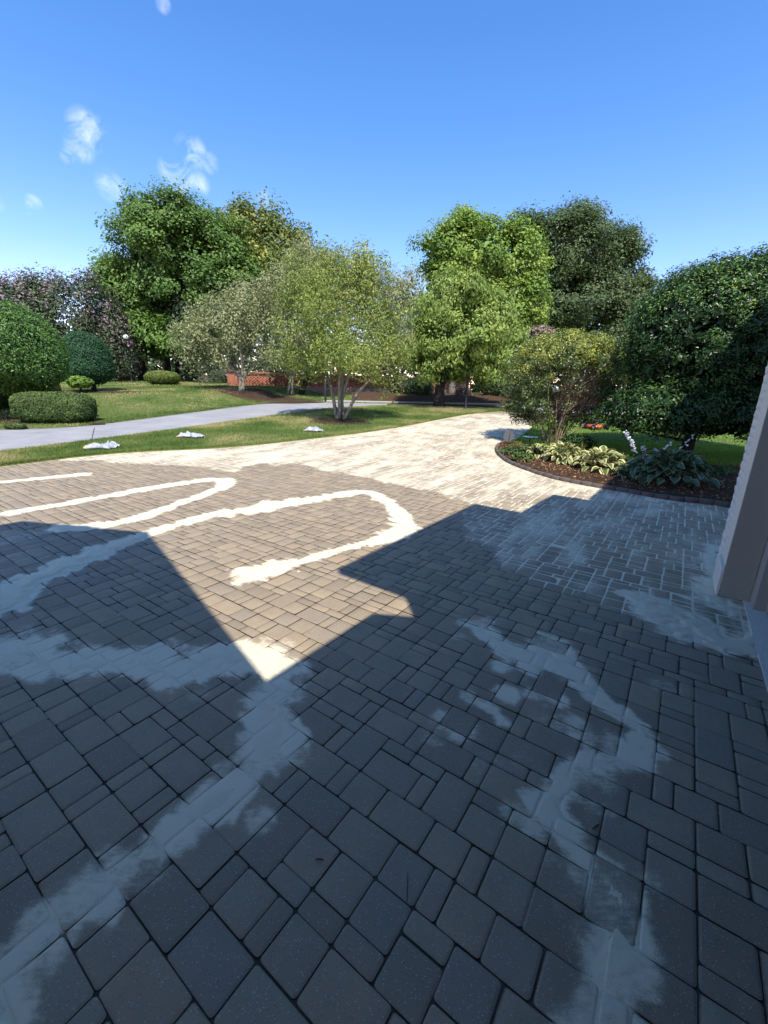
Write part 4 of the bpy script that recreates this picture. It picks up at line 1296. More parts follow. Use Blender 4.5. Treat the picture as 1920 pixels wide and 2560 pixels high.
lob = [lobe(1230, 548, Y, 110, 95), lobe(1310, 578, Y, 85, 85), lobe(1180, 498, Y, 75, 48), lobe(1240, 658, Y, 120, 85), lobe(1340, 668, Y, 80, 75), lobe(1350, 518, Y, 45, 30), lobe(1390, 608, Y + 1, 38, 42), lobe(1260, 488, Y, 75, 42), lobe(1300, 738, Y, 110, 60)]
lob = knobbly(shrink(lob, 0.95), r, 3)
C, D = clusters(lob, 680, r, .45, .1, .08)
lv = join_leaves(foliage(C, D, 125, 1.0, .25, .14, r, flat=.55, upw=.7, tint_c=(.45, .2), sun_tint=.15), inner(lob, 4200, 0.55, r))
tp = P(1235, 520, Y)
grow('oak_tree', b, [([b - [0, 0, .2], b + [0, 0, 3], (b + tp) / 2 + [-.6, 0, 0], tp], [.45, .36, .26, .06]), ([b + [0, 0, 3], P(1330, 640, Y), P(1390, 590, Y)], [.22, .15, .05])], C, r, BARK_G, L_OAK, lv, 'tall dark green tree on the right, behind the bright maple', 'tree', limbs=110, limb_r=.14)
for k, (vx, vy, rx, rz, yy, lab) in enumerate([(1168, 722, 26, 16, 24, 'pink blossomed shrub peeking between the drooping tree and the round bush'), (1160, 770, 24, 34, 23, 'dark pinkish shrub just left of the round bush'), (1000, 848, 16, 14, 27, 'small pink flowered shrub on the mulch bank behind the trees')]):
    b = foot(vx, yy)
    clipped('blossom_shrub', b, [lobe(vx, vy, yy, rx, rz), lobe(vx + rx * .5, vy + rz, yy, rx * .8, rz)], 2600, .11, L_PINK, 60 + k, lab, 'shrub', rough=.12, tint_c=(.5, .25))
# ---- low dark shrubs across the street
for k, (vx, vy, rx, rz, yy, m, lab) in enumerate([
        (905, 838, 30, 22, 27, L_WOOD, 'dark low shrub on the mulch bank left of the drooping tree'), (868, 835, 22, 22, 28, L_MYRTLE, 'reddish low shrub on the mulch bank beside the brick wall'),
        (1070, 835, 26, 24, 27.5, L_WOOD, 'dark shrub on the mulch bank right of the lamp post'), (1130, 850, 22, 16, 26, L_WOOD, 'low dark shrub just left of the round bush'),
        (470, 822, 20, 20, 31, L_WOOD, 'small dark conical shrub left of the brick wall'), (445, 826, 14, 12, 30, L_MYRTLE, 'small reddish shrub left of the brick wall'),
        (418, 815, 16, 26, 33, L_WOOD, 'dark shrub among the trunks left of the brick wall'), (262, 820, 24, 14, 33, L_DRY, 'brownish low shrub behind the lamp post on the left'), (1385, 770, 40, 60, 21, L_PEAR2, 'pale green loose shrub between the round bush and the holly')]):
    b = foot(vx, yy)
    clipped('background_shrub', b, [lobe(vx, vy, yy, rx, rz)], 3600, .13, m, 70 + k, lab, 'shrub', 'shrubs in the background', rough=.1)
# slim dark trunks behind the left lawn
for k, (vx, yy, rr) in enumerate([(348, 37, .16), (361, 38, .14), (372, 36.5, .17), (405, 35, .13), (424, 31, .12), (432, 31.5, .15)]):
    pass
r = np.random.default_rng(81)
for k, (vx, yy, vtop, lab) in enumerate([(348, 38, 700, 'first slim dark trunk from the left in the row behind the mounded shrub'), (362, 39, 700, 'second slim dark trunk in the row behind the mounded shrub'), (376, 37, 690, 'third slim dark trunk in the row behind the mounded shrub'),
                                         (425, 32, 700, 'grey trunked tree left of the many stemmed grey green tree')]):
    b = foot(vx, yy); tp = P(vx + r.uniform(-12, 12), vtop - 30, yy)
    lob = [lobe(vx, vtop, yy, 40, 50), lobe(vx + r.uniform(-20, 20), vtop + 40, yy, 32, 32)]
    C, D = clusters(lob, 110, r, .6)
    lv = foliage(C, D, 40, .8, .28, .17, r, tint_c=(.3, .2))
    grow('slim_tree', b, [([b - [0, 0, .1], (b + tp) / 2 + [r.normal(0, .2), 0, 0], tp], [.2, .16, .06])], C, r, BARK_D if k < 3 else BARK_G, L_WOOD, lv, lab, 'tree', 'slim trees behind the lawn', limbs=16, limb_r=.06)

# ---- far woods that close the view
r = np.random.default_rng(90)
pts = []
for vx in np.linspace(-260, 1900, 60):
    yy = r.uniform(48, 58)
    pts.append((P(vx, r.uniform(775, 815), yy), (r.uniform(2.5, 4), r.uniform(2, 3), r.uniform(2.6, 4.2))))
C, D = clusters(pts, 2600, r, .4, .1, .1, .5)
C = C[C[:, 2] > g(C[:, 0], C[:, 1]) - .5]; D = D[:len(C)]
V, T, tt = foliage(C, D, 16, 1.0, .6, .42, r, tint_c=(.4, .25))
tag(mk('distant_woods', V, T, L_WOOD, None, {'tint': tt}, flat=True), 'dark green band of woods behind the brick wall and lawns', 'woods', None, 'stuff')

# ---- round bush with bare stems in the flower bed
r = np.random.default_rng(61)
b = W(1188, 962); Y = b[1] + .3
lob = [lobe(1212, 800, Y, 108, 72), lobe(1150, 850, Y, 62, 62), lobe(1265, 850, Y, 66, 70), lobe(1200, 880, Y - .2, 85, 45), lobe(1235, 765, Y, 80, 42), lobe(1175, 785, Y, 55, 48)]
C, D = clusters(lob, 2100, r, .5, .2, .05, .7)
bare = np.linalg.norm((C - P(1245, 848, Y - .9)) / np.array([.72, .95, .80]), axis=1) < 1      # thin patch on the sunny side
Cl, Dl = C[~bare | (r.random(len(C)) < .12)], D[~bare | (r.random(len(C)) < .12)][:len(C)]
kk = ~bare | (r.random(len(C)) < .07)
Cl, Dl = C[kk], D[kk]
hgt = np.clip((Cl[:, 2] - C[:, 2].min()) / np.ptp(C[:, 2]), 0, 1)
n_ = len(Cl)
lvs = []
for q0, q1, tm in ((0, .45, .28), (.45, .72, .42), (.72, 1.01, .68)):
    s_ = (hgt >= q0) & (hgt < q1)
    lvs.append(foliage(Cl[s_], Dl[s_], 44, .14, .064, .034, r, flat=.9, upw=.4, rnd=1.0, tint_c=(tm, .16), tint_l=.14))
mb_st = []
for k in range(17):
    a = r.uniform(0, 2 * math.pi)
    f = b + np.array([math.cos(a) * .16, math.sin(a) * .13, -.04])
    tg = P(1205 + 105 * math.cos(a) * r.uniform(.3, 1), r.uniform(770, 890), Y + math.sin(a) * .9)
    m1 = f + (tg - f) * [.30, .30, .28] + r.normal(0, .05, 3)
    m2 = f + (tg - f) * .62 + r.normal(0, .09, 3)
    rr_ = r.uniform(.018, .034)
    mb_st.append(([f, m1, m2, tg], [rr_, rr_ * .8, rr_ * .5, rr_ * .2]))
for k in range(130):     # dead twigs showing in the bare patch
    p0 = P(r.uniform(1190, 1260), r.uniform(850, 925), Y - .25)
    p1 = P(r.uniform(1215, 1320), r.uniform(765, 880), Y - r.uniform(.3, .95))
    mb_st.append(([p0, (p0 + p1) / 2 + r.normal(0, .06, 3), p1], [.013, .009, .004]))
grow('round_bush', b, mb_st, C, r, BARK_B, L_BUSH, join_leaves(*lvs), 'round yellow topped bush with bare stems in the flower bed', 'bush', limbs=170, limb_r=.010, tri=4)

# ---- large holly in front of the house
r = np.random.default_rng(62)
b = W(1478, 995); Y = b[1] + .25
b = np.array([b[0], b[1], g1(b[0], b[1])])
lob = [lobe(1520, 740, Y, 150, 150), lobe(1610, 690, Y, 150, 120), lobe(1425, 890, Y - .3, 118, 62), lobe(1560, 880, Y, 150, 80), lobe(1660, 800, Y, 150, 150), lobe(1450, 720, Y, 80, 95), lobe(1700, 640, Y, 120, 70), lobe(1530, 640, Y, 90, 55)]
C, D = clusters(lob, 3600, r, .28, .1, .04, .8)
C, D = C[C[:, 2] > b[2] + .62], D[C[:, 2] > b[2] + .62]
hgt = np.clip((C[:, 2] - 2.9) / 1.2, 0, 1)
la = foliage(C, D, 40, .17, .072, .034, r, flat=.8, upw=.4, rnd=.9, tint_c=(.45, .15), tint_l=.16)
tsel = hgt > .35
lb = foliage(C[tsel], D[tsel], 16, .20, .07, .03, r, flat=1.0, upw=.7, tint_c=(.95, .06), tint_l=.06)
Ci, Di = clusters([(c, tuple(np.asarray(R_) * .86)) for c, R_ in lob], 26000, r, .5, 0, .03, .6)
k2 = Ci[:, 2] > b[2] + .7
lc_ = leaf_quads(Ci[k2], unit(Di[k2] + r.normal(size=(k2.sum(), 3)) * .6), .17, .12, r, 0, np.full(k2.sum(), .03))  # inner leaves coloured almost black to paint the shade within the crown
sh = []
for vx, vy in [(1545, 575), (1590, 560), (1605, 552), (1650, 552), (1500, 590), (1630, 560), (1570, 570)]:
    t1 = P(vx, vy, Y + r.uniform(-.3, .3)); q = t1 - np.linspace(0, .35, 8)[:, None] * [0, 0, 1] + r.normal(0, .03, (8, 3))
    sh.append(foliage(q, np.tile([0, 0, 1.], (8, 1)), 10, .08, .07, .03, r, tint_c=(.95, .08)))
tp = P(1530, 760, Y)
grow('holly_tree', b, [([b - [0, 0, .1], b + [.02, 0, .45], b + [.12, .1, 1.0], tp], [.16, .13, .11, .05]), ([b + [.02, 0, .6], P(1440, 880, Y)], [.07, .03]), ([b + [.05, 0, .8], P(1620, 850, Y)], [.08, .03])], C, r, BARK_D, L_HOLLY, join_leaves(la, lb, lc_, *sh),
     'large dark glossy holly on the right, half shaded by the house', 'tree', limbs=60, limb_r=.04, tri=5)
# ------------------------------------------------------------------ mulch rings under the trees
def mulch_patch(name, c, rx, ry, mat, seed, label=None, hump=.05):
    r = np.random.default_rng(seed)
    na, nr_ = 40, 9
    V = [[c[0], c[1], g1(c[0], c[1]) + .035 + hump]]
    for k in range(1, nr_ + 1):
        for q in range(na):
            a = 2 * math.pi * q / na
            w = 1 + .22 * (fbm(math.cos(a) * 1.5 + seed, math.sin(a) * 1.5, seed) - .5) * 2
            f = k / nr_
            x, y = c[0] + rx * f * w * math.cos(a), c[1] + ry * f * w * math.sin(a)
            V.append([x, y, g1(x, y) + .028 + (hump * (1 - f * f) + r.normal(0, .008) if k < nr_ else -.01)])
    T = [[0, 1 + q, 1 + (q + 1) % na] for q in range(na)]
    Q = [[1 + (k - 1) * na + q, 1 + k * na + q, 1 + k * na + (q + 1) % na, 1 + (k - 1) * na + (q + 1) % na] for k in range(1, nr_) for q in range(na)]
    return tag(mk(name, V, [np.array(T), np.array(Q)], mat), kind='structure')
c = W(735, 911)
mulch_patch('mulch_ring', c, 1.25, 1.15, M_MULCH_D, 3)
c = foot(560, 23.6)
mulch_patch('mulch_bed', c, 3.4, 1.6, M_MULCH_D, 4)
c = W(985, 884)
mulch_patch('mulch_bed', (c[0] - .2, c[1] + 1.0), 3.4, 1.5, M_MULCH_D, 5, hump=.03)
c = W(90, 922)
mulch_patch('mulch_bed', (c[0] - .9, c[1] + .95), 2.6, .85, M_MULCH_D, 6, hump=.02)
c = foot(205, 20.4)
mulch_patch('mulch_bed', c, 2.2, 1.0, M_MULCH_D, 7, hump=.03)

# loose bark and straw on the flower bed
r = np.random.default_rng(101)
def scatter_chips(n, poly, rr, L, Wd, zoff):
    poly = np.asarray(poly)
    lo, hi = poly.min(0), poly.max(0)
    x, y = rr.uniform(lo[0], hi[0], n), rr.uniform(lo[1], hi[1], n)
    k = poly_sd(x, y, poly) > .04
    x, y = x[k], y[k]
    C = np.stack([x, y, g(x, y) + zoff], -1)
    N = unit(rr.normal(size=C.shape) * .45 + [0, 0, 1])
    return leaf_quads(C, N, L, Wd, rr, 0, None, .1)
bedpoly = np.vstack([BED, BEDBACK[3::-1]])
V, T, tt = scatter_chips(9000, bedpoly, r, .055, .014, .085)
V[:, 2] += .02 * np.random.default_rng(1).random(len(V))
L_CHIP = leaf_material('bark_chip', [(0, (.05, .025, .013)), (.5, (.13, .065, .03)), (1, (.27, .16, .08))], .85, .05, .1)
tag(mk('bark_chips', V, T, L_CHIP, None, {'tint': tt}, flat=True), 'loose brown bark chips covering the flower bed', 'mulch', None, 'stuff')

# ------------------------------------------------------------------ grass
L_GRASS = leaf_material('grass_blade', [(0, (.045, .078, .014)), (.5, (.095, .130, .028)), (.8, (.16, .160, .05)), (1, (.30, .23, .10))], .55, .35, .3)
def blades(A, B, n, rr, h, w, zoff, seed, dry=0.0, power=1.0, tmin=0., tmax=1.):
    A, B = resample(A, 200), resample(B, 200)
    u, t = rr.uniform(0, 199, n), (tmin + (tmax - tmin) * rr.random(n)) ** power
    i = np.floor(u).astype(int).clip(0, 198); f = (u - i)[:, None]
    p = (A[i] * (1 - f) + A[i + 1] * f) * (1 - t)[:, None] + (B[i] * (1 - f) + B[i + 1] * f) * t[:, None]
    x, y = p[:, 0], p[:, 1]
    vis = (np.abs(x) < y * 1.0 + 1.2)
    x, y = x[vis], y[vis]; n = len(x)
    dist = np.hypot(x, y)
    hh = h * rr.uniform(.5, 1.3, n); ww = w * np.clip(dist / 10, 1, 3) * rr.uniform(.7, 1.3, n)
    a = rr.uniform(0, 2 * math.pi, n)
    z = g(x, y) + zoff
    dx, dy = np.cos(a) * ww / 2, np.sin(a) * ww / 2
    lx, ly = rr.normal(0, .45, n) * hh, rr.normal(0, .45, n) * hh
    V = np.stack([np.stack([x - dx, y - dy, z - .01], -1), np.stack([x + dx, y + dy, z - .01], -1), np.stack([x + lx, y + ly, z + hh], -1)], 1).reshape(-1, 3)
    patch = fbm(x * .7, y * .7, seed)
    tn = np.clip(rr.normal(.52, .17, n) + dry * (patch - .45) * 2.2, 0, 1)
    return V, np.arange(3 * n).reshape(-1, 3), np.repeat(tn, 3)
r = np.random.default_rng(102)
near_strip = blades(C1, C2, 150000, r, .045, .008, .03, 5, 1.2)
edge_strip = blades(C1, C2, 22000, r, .06, .008, .03, 5, .7, 1, 0, .02)
tag(mk('grass', *[*(lambda q: (q[0], q[1]))(join_leaves(near_strip, edge_strip))], L_GRASS, None, {'tint': join_leaves(near_strip, edge_strip)[2]}, flat=True), 'short mown grass of the strip between driveway and grey road', 'grass', None, 'stuff')
q = blades(C3r, far, 170000, r, .05, .011,   .03, 6, 1.3, 1.7, 0, .62)
tag(mk('grass', q[0], q[1], L_GRASS, None, {'tint': q[2]}, flat=True), 'short mown grass of the lawn beyond the grey road', 'grass', None, 'stuff')
q = join_leaves(blades(BEDBACK, BB2, 70000, r, .05, .007, .03, 7, .2), blades(DR, RB, 70000, r, .05, .010, .03, 8, .2, 1.5, 0, .7))
L_GRASS2 = leaf_material('fresh_grass_blade', [(0, (.065, .125, .016)), (.5, (.140, .235, .034)), (1, (.25, .34, .06))], .55, .4, .3)
tag(mk('grass', q[0], q[1], L_GRASS2, None, {'tint': q[2]}, flat=True), 'fresh bright grass behind the flower bed on the right', 'grass', None, 'stuff')

# ------------------------------------------------------------------ edging of the bed
M_EDGE = plain('dark_edging_stone', (.115, .092, .076), .85, .3, 9, .2, bump=.006)
ecurve = resample(BED, 400)
es = np.concatenate([[0], np.cumsum(np.hypot(*np.diff(ecurve, axis=0).T))])
eb = W(1200, 1035)
edging = tag(empty('bed_edging', eb), 'curved row of dark edging stones along the flower bed', 'edging')
r = np.random.default_rng(103)
mb = MB(); mb.box((0, 0, 0), (.196, .072, .10), None, .012)
Vb = np.concatenate(mb.V)
emesh = [mk('edging_stone', Vb + np.random.default_rng(k).normal(0, .0022, Vb.shape), [np.concatenate(mb.T), np.concatenate(mb.Q)], M_EDGE, link=False) for k in range(4)]
s_ = .1
while s_ < es[-1] - .1:
    x, y = np.interp(s_, es, ecurve[:, 0]), np.interp(s_, es, ecurve[:, 1])
    x2, y2 = np.interp(s_ + .05, es, ecurve[:, 0]), np.interp(s_ + .05, es, ecurve[:, 1])
    o = bpy.data.objects.new('edging_stone', emesh[int(r.integers(4))]); COL.objects.link(o); o.parent = edging
    o.location = (x - eb[0], y - eb[1], g1(x, y) + .018 + r.normal(0, .004) - eb[2])
    o.rotation_euler = (r.normal(0, .03), r.normal(0, .02), math.atan2(y2 - y, x2 - x) + r.normal(0, .02))
    s_ += .1985

# ------------------------------------------------------------------ hostas
def hosta_material(name, mid, rim, rim0, rim1):
    t = NT(name)
    e = t.attr('rim')
    f = t.rng(t.math('ADD', e, t.math('MULTIPLY', t.math('SUBTRACT', t.noise(18, 3), .5), .25)), rim0, rim1, 0, 1, True)
    c = t.mix(f, t.mix(t.noise(12, 3), tuple(x * .75 for x in mid), tuple(x * 1.2 for x in mid)), rim)
    t.put(t.b.inputs['Base Color'], c); t.put(t.b.inputs['Roughness'], .4)
    t.put(t.b.inputs['Specular IOR Level'], .4)
    tr = t.n.new('ShaderNodeBsdfTranslucent'); t.l.new(c, tr.inputs['Color'])
    mx = t.n.new('ShaderNodeMixShader'); mx.inputs[0].default_value = .25
    t.l.new(t.b.outputs[0], mx.inputs[1]); t.l.new(tr.outputs[0], mx.inputs[2]); t.l.new(mx.outputs[0], t.out.inputs[0])
    return t.m
M_HOSTA = hosta_material('variegated_hosta_leaf', (.11, .17, .045), (.66, .60, .26), .46, .68)
M_HOSTA_G = hosta_material('green_hosta_leaf', (.065, .120, .050), (.27, .30, .15), .70, .86)
M_STALK = plain('green_stalk', (.10, .14, .04), .6, .2, 10)
M_WHITEF = plain('white_petal', (.74, .73, .78), .6, .06, 20, .2)

def hosta_leaf(mat, k, wide):
    """a cupped, ribbed, pointed leaf growing along +x from its stalk"""
    r = np.random.default_rng(k)
    nu, nv = 8, 7
    V, rim, Q = [], [], []
    ph = r.uniform(0, 6)
    for i in range(nu):
        u = i / (nu - 1)
        half = wide * (math.sin(math.pi * min(1, u ** .72)) ** .8) * (1 - .12 * u) + .004
        for j in range(nv):
            v = j / (nv - 1) * 2 - 1
            x = u
            y = v * half
            z = .22 * math.sin(u * 1.9) - .42 * u * u + .30 * abs(v) ** 1.6 * half + .018 * math.sin(v * 9 + ph) * (1 - abs(v)) + .03 * math.sin(u * 9 + v * 3 + ph) * abs(v)
            V.append([x, y, z]); rim.append(max(abs(v), abs(2 * u - 1) ** 3))
    for i in range(nu - 1):
        for j in range(nv - 1):
            a = i * nv + j
            Q.append([a, a + nv, a + nv + 1, a + 1])
    mb = MB().add(V, None, Q)
    n0 = mb.n
    st = np.array([[-.55, 0, -.42], [-.25, 0, -.14], [0.02, 0, 0]])
    mb.tube(st, [.022, .020, .014], 4, cap=False)
    F = [np.concatenate(mb.Q)]
    return mk('leaf', np.concatenate(mb.V), F, mat, None, {'rim': np.array(rim + [0.] * (mb.n - n0))}, link=False)
hleaf = [hosta_leaf(M_HOSTA, k, .30 + .04 * k) for k in range(4)]
hleaf_g = [hosta_leaf(M_HOSTA_G, k + 9, .34 + .04 * k) for k in range(4)]
def hosta(base, rad, hgt, n, L, meshes, seed, label):
    r = np.random.default_rng(seed)
    root = tag(empty('hosta', base), label, 'plant', 'hostas in the flower bed')
    for k in range(n):
        ring = (k + .5) / n
        a = k * 2.39996 + r.normal(0, .25)
        rr_ = rad * (ring ** .6) * .62 * r.uniform(.85, 1.15)
        el = .75 * (1 - ring) - .45 * ring + r.normal(0, .22)
        o = bpy.data.objects.new('leaf', meshes[int(r.integers(4))]); COL.objects.link(o); o.parent = root
        o.location = (math.cos(a) * rr_, math.sin(a) * rr_, hgt * (1.0 - .75 * ring ** 1.5) + r.normal(0, .015))
        s = L * r.uniform(.6, 1.1)
        o.scale = (s, s, s)
        o.rotation_euler = (r.normal(0, .32), -el, a + r.normal(0, .35))
    return root
def bedpt(vx, vy):
    p = W(vx, vy); p[2] = g1(p[0], p[1]) + .06
    return p
hosta(bedpt(1165, 992), .44, .22, 44, .155, hleaf, 1, 'smallest pale edged hosta, nearest the tip of the flower bed')
hosta(bedpt(1215, 1003), .62, .30, 84, .19, hleaf, 2, 'pale edged hosta in the sun, second from the tip of the bed')
hosta(bedpt(1292, 1022), .70, .34, 96, .205, hleaf, 3, 'sunlit pale edged hosta beside the shade of the house')
big = hosta(bedpt(1440, 1048), .98, .46, 200, .225, hleaf_g, 4, 'largest dark green hosta in the shade under the holly')
hosta(bedpt(1352, 1040), .36, .18, 22, .18, hleaf_g, 5, 'dim green hosta wedged between the sunlit and the largest hosta')
for k, (vx, vy, rx, n_, lab) in enumerate([(1105, 985, .26, 420, 'low leafy ground cover at the tip of the flower bed'), (1128, 1000, .22, 380, 'low leafy ground cover along the edging, second from the bed tip'),
                                        (1225, 985, .34, 520, 'low leafy cover behind the two sunlit hostas'), (1330, 1000, .36, 520, 'low shaded leafy cover behind the strap leaved clump'), (1395, 1000, .4, 520, 'low shaded leafy cover left of the holly trunk'), (1530, 1030, .4, 520, 'low shaded leafy cover right of the largest hosta')]):
    b = bedpt(vx, vy)
    clipped('ground_cover', b, [((b[0], b[1], b[2] + .05), (rx, rx * .7, .10))], n_, .075, L_BOX, 140 + k, lab, 'plant', 'ground cover plants in the bed', rough=.3)
# flower stalks of the hostas
def flower_stalk(parent, foot_, tip, n, r, size, name='flower_stalk'):
    foot_, tip = np.asarray(foot_), np.asarray(tip)
    ctrl = foot_ + (tip - foot_) * .55 + [0, 0, .12]
    t = np.linspace(0, 1, 9)[:, None]
    c = (1 - t) ** 2 * foot_ + 2 * t * (1 - t) * ctrl + t * t * tip
    mb = MB(); mb.tube(c, np.linspace(.006, .003, 9), 5)
    base = np.array(parent.location)
    st = mb.build(name, M_STALK, parent, base)
    fb = MB()
    for k in range(n):
        f = .42 + .58 * k / n
        p = (1 - f) ** 2 * foot_ + 2 * f * (1 - f) * ctrl + f * f * tip
        a = r.uniform(0, 2 * math.pi)
        d = unit(np.array([math.cos(a), math.sin(a), -.55]))
        s = np.cross(d, [0, 0, 1.]); s = s / np.linalg.norm(s); w = np.cross(s, d)
        l = size * r.uniform(.8, 1.2)
        ring = [(0, .10), (.35, .16), (.75, .22), (1., .42)]
        V = [p + d * l * q + (s * math.cos(b_) + w * math.sin(b_)) * l * rr_ for q, rr_ in ring for b_ in np.linspace(0, 2 * math.pi, 6, endpoint=False)]
        Q = [[i * 6 + j, i * 6 + (j + 1) % 6, (i + 1) * 6 + (j + 1) % 6, (i + 1) * 6 + j] for i in range(3) for j in range(6)]
        fb.add(V, None, Q)
    o = fb.build('blossom', M_WHITEF, st, None)
    me = o.data
    co = np.empty(len(me.vertices) * 3, np.float32); me.vertices.foreach_get('co', co)
    co = co.reshape(-1, 3) - base.astype(np.float32); me.vertices.foreach_set('co', co.ravel()); me.update()
    return st
r = np.random.default_rng(104)
hb = np.array(big.location)
Yf = hb[1]
flower_stalk(big, hb + [-.35, .25, .1], P(1352, 928, Yf + .3), 30, r, .048)
flower_stalk(big, hb + [-.2, .35, .1], P(1388, 962, Yf + .5), 16, r, .042)
flower_stalk(big, hb + [-.1, .4, .1], P(1455, 952, Yf + .4), 9, r, .05)
flower_stalk(big, hb + [.05, .3, .1], P(1505, 935, Yf + .3), 8, r, .05)
flower_stalk(big, hb + [.0, .45, .1], P(1418, 968, Yf + .6), 16, r, .045)
# strap leaved clump and wispy plants behind the hostas
L_STRAP = leaf_material('strap_leaf', [(0, (.05, .075, .02)), (.5, (.12, .13, .035)), (1, (.30, .26, .08))], .5, .3)
def strap_clump(name, base, n, h, spread, seed, label):
    r = np.random.default_rng(seed)
    root = tag(empty(name, base), label, 'plant', 'upright plants among the hostas')
    for k in range(n):
        a = r.uniform(0, 2 * math.pi); lean = r.uniform(.05, spread); hh = h * r.uniform(.6, 1.1)
        V, w = [], .012
        for q in range(5):
            f = q / 4
            c = np.array([math.cos(a) * lean * f ** 1.7, math.sin(a) * lean * f ** 1.7, hh * (f - .18 * f * f)])
            s = np.array([-math.sin(a), math.cos(a), 0]) * w * (1 - f * .85)
            V += [c - s, c + s + [0, 0, .004]]
        Q = [[2 * q, 2 * q + 1, 2 * q + 3, 2 * q + 2] for q in range(4)]
        mk('leaf', V, np.array(Q), L_STRAP, root, {'tint': np.full(10, np.clip(r.normal(.5, .25), 0, 1))})
    return root
strap_clump('strap_plant', bedpt(1338, 1018), 26, .42, .16, 1, 'upright yellowish strap leaved clump left of the largest hosta')
strap_clump('strap_plant', bedpt(1192, 968), 22, .40, .22, 2, 'bright green upright plant at the foot of the round bush')
strap_clump('strap_plant', bedpt(1118, 975), 18, .22, .15, 3, 'grassy tuft behind the small octagonal sign')
strap_clump('strap_plant', bedpt(1255, 985), 16, .36, .12, 4, 'thin upright plant behind the two sunlit hostas')
b = bedpt(1245, 972)
clipped('low_dark_shrub', b, [((b[0], b[1], b[2] + .16), (.42, .3, .17))], 900, .085, L_HOLLY, 120, 'low dark leafy plant right of the round bush stems', 'plant', rough=.15)
b = bedpt(1150, 985)
clipped('low_dark_shrub', b, [((b[0], b[1], b[2] + .10), (.30, .22, .11))], 500, .06, L_BOX, 121, 'low green plant between the octagonal sign and the smallest hosta', 'plant', rough=.2)

# ------------------------------------------------------------------ small octagonal sign seen from behind
M_SIGNBACK = plain('grey_sign_back', (.115, .118, .118), .6, .06, 12, .3)
M_BLACKMETAL = plain('black_metal', (.022, .022, .024), .45, .15, 8, .4)
b = W(1096, 966); b[2] = g1(b[0], b[1]) + .03
s_c = P(1099, 942, b[1]); rad = span(12.2, b[1])
sign = tag(empty('yard_sign', b), 'small octagonal yard sign on a stake, seen from its grey back', 'sign')
ang = [R(22.5 + 45 * k) for k in range(8)]
fr = [s_c + np.array([math.cos(a) * rad, 0, math.sin(a) * rad]) for a in ang]
V = [p + [0, -.004, 0] for p in fr] + [p + [0, .004, 0] for p in fr]
T = [[0, i, i + 1] for i in range(1, 7)] + [[8, 8 + i + 1, 8 + i] for i in range(1, 7)]
Q = [[i, i + 8, (i + 1) % 8 + 8, (i + 1) % 8] for i in range(8)]
mk('panel', V, [np.array(T), np.array(Q)], M_SIGNBACK, sign, base=b, flat=True)
MB().tube([b + [0, -.012, -.1], s_c + [0.008, -.013, -rad], s_c + [.03, -.013, rad * .9]], [.009, .009, .009], 6).build('stake', M_BLACKMETAL, sign, b)

# ------------------------------------------------------------------ blue dish on a stake
M_BLUE = plain('blue_glazed_dish', (.10, .20, .30), .25, .2, 9, .6)
b = bedpt(1143, 966)
dish = tag(empty('bird_bath', b), 'small blue shallow bird bath on a stake in the flower bed', 'bird bath')
t_ = MB(); zc = .17
t_.lathe([(0, .0), (.10, .002), (.17, .02), (.205, .05), (.21, .056), (.20, .052), (.16, .026), (.1, .012), (0, .010)], 20, (b[0], b[1], b[2] + zc)); t_.build('bowl', M_BLUE, dish, b)
t_ = MB(); t_.tube([b - [0, 0, .1], b + [0, 0, zc + .004]], [.018, .014], 8); t_.build('stake', M_BLACKMETAL, dish, b)

# ------------------------------------------------------------------ empty sand bags on the grass
def bag_material():
    t = NT('white_bag_plastic')
    c = t.mix(t.noise(6, 3), (.33, .34, .35), (.42, .42, .43))
    ob = t.scale((1, 1, 1), t.tc)
    sp = t.n.new('ShaderNodeSeparateXYZ'); t.l.new(ob, sp.inputs[0])
    band = t.math('MULTIPLY', t.rng(sp.outputs[0], .02, .03, 0, 1), t.rng(sp.outputs[0], .14, .15, 1, 0))
    wv = t.n.new('ShaderNodeTexWave'); wv.inputs['Scale'].default_value = 9; wv.inputs['Distortion'].default_value = 2; t.l.new(t.tc, wv.inputs['Vector'])
    c = t.mix(t.math('MULTIPLY', band, t.rng(wv.outputs['Fac'], .55, .7, 0, .7)), c, (.09, .17, .26))
    yel = t.math('MULTIPLY', t.rng(sp.outputs[0], -.24, -.19, 1, 0), t.rng(t.noise(9, 2), .45, .55, 0, .9))
    c = t.mix(yel, c, (.60, .36, .06))
    t.bump(t.noise(14, 4, .6), .6, .02)
    return t.done(c, .35, .5)
M_BAG = bag_material()
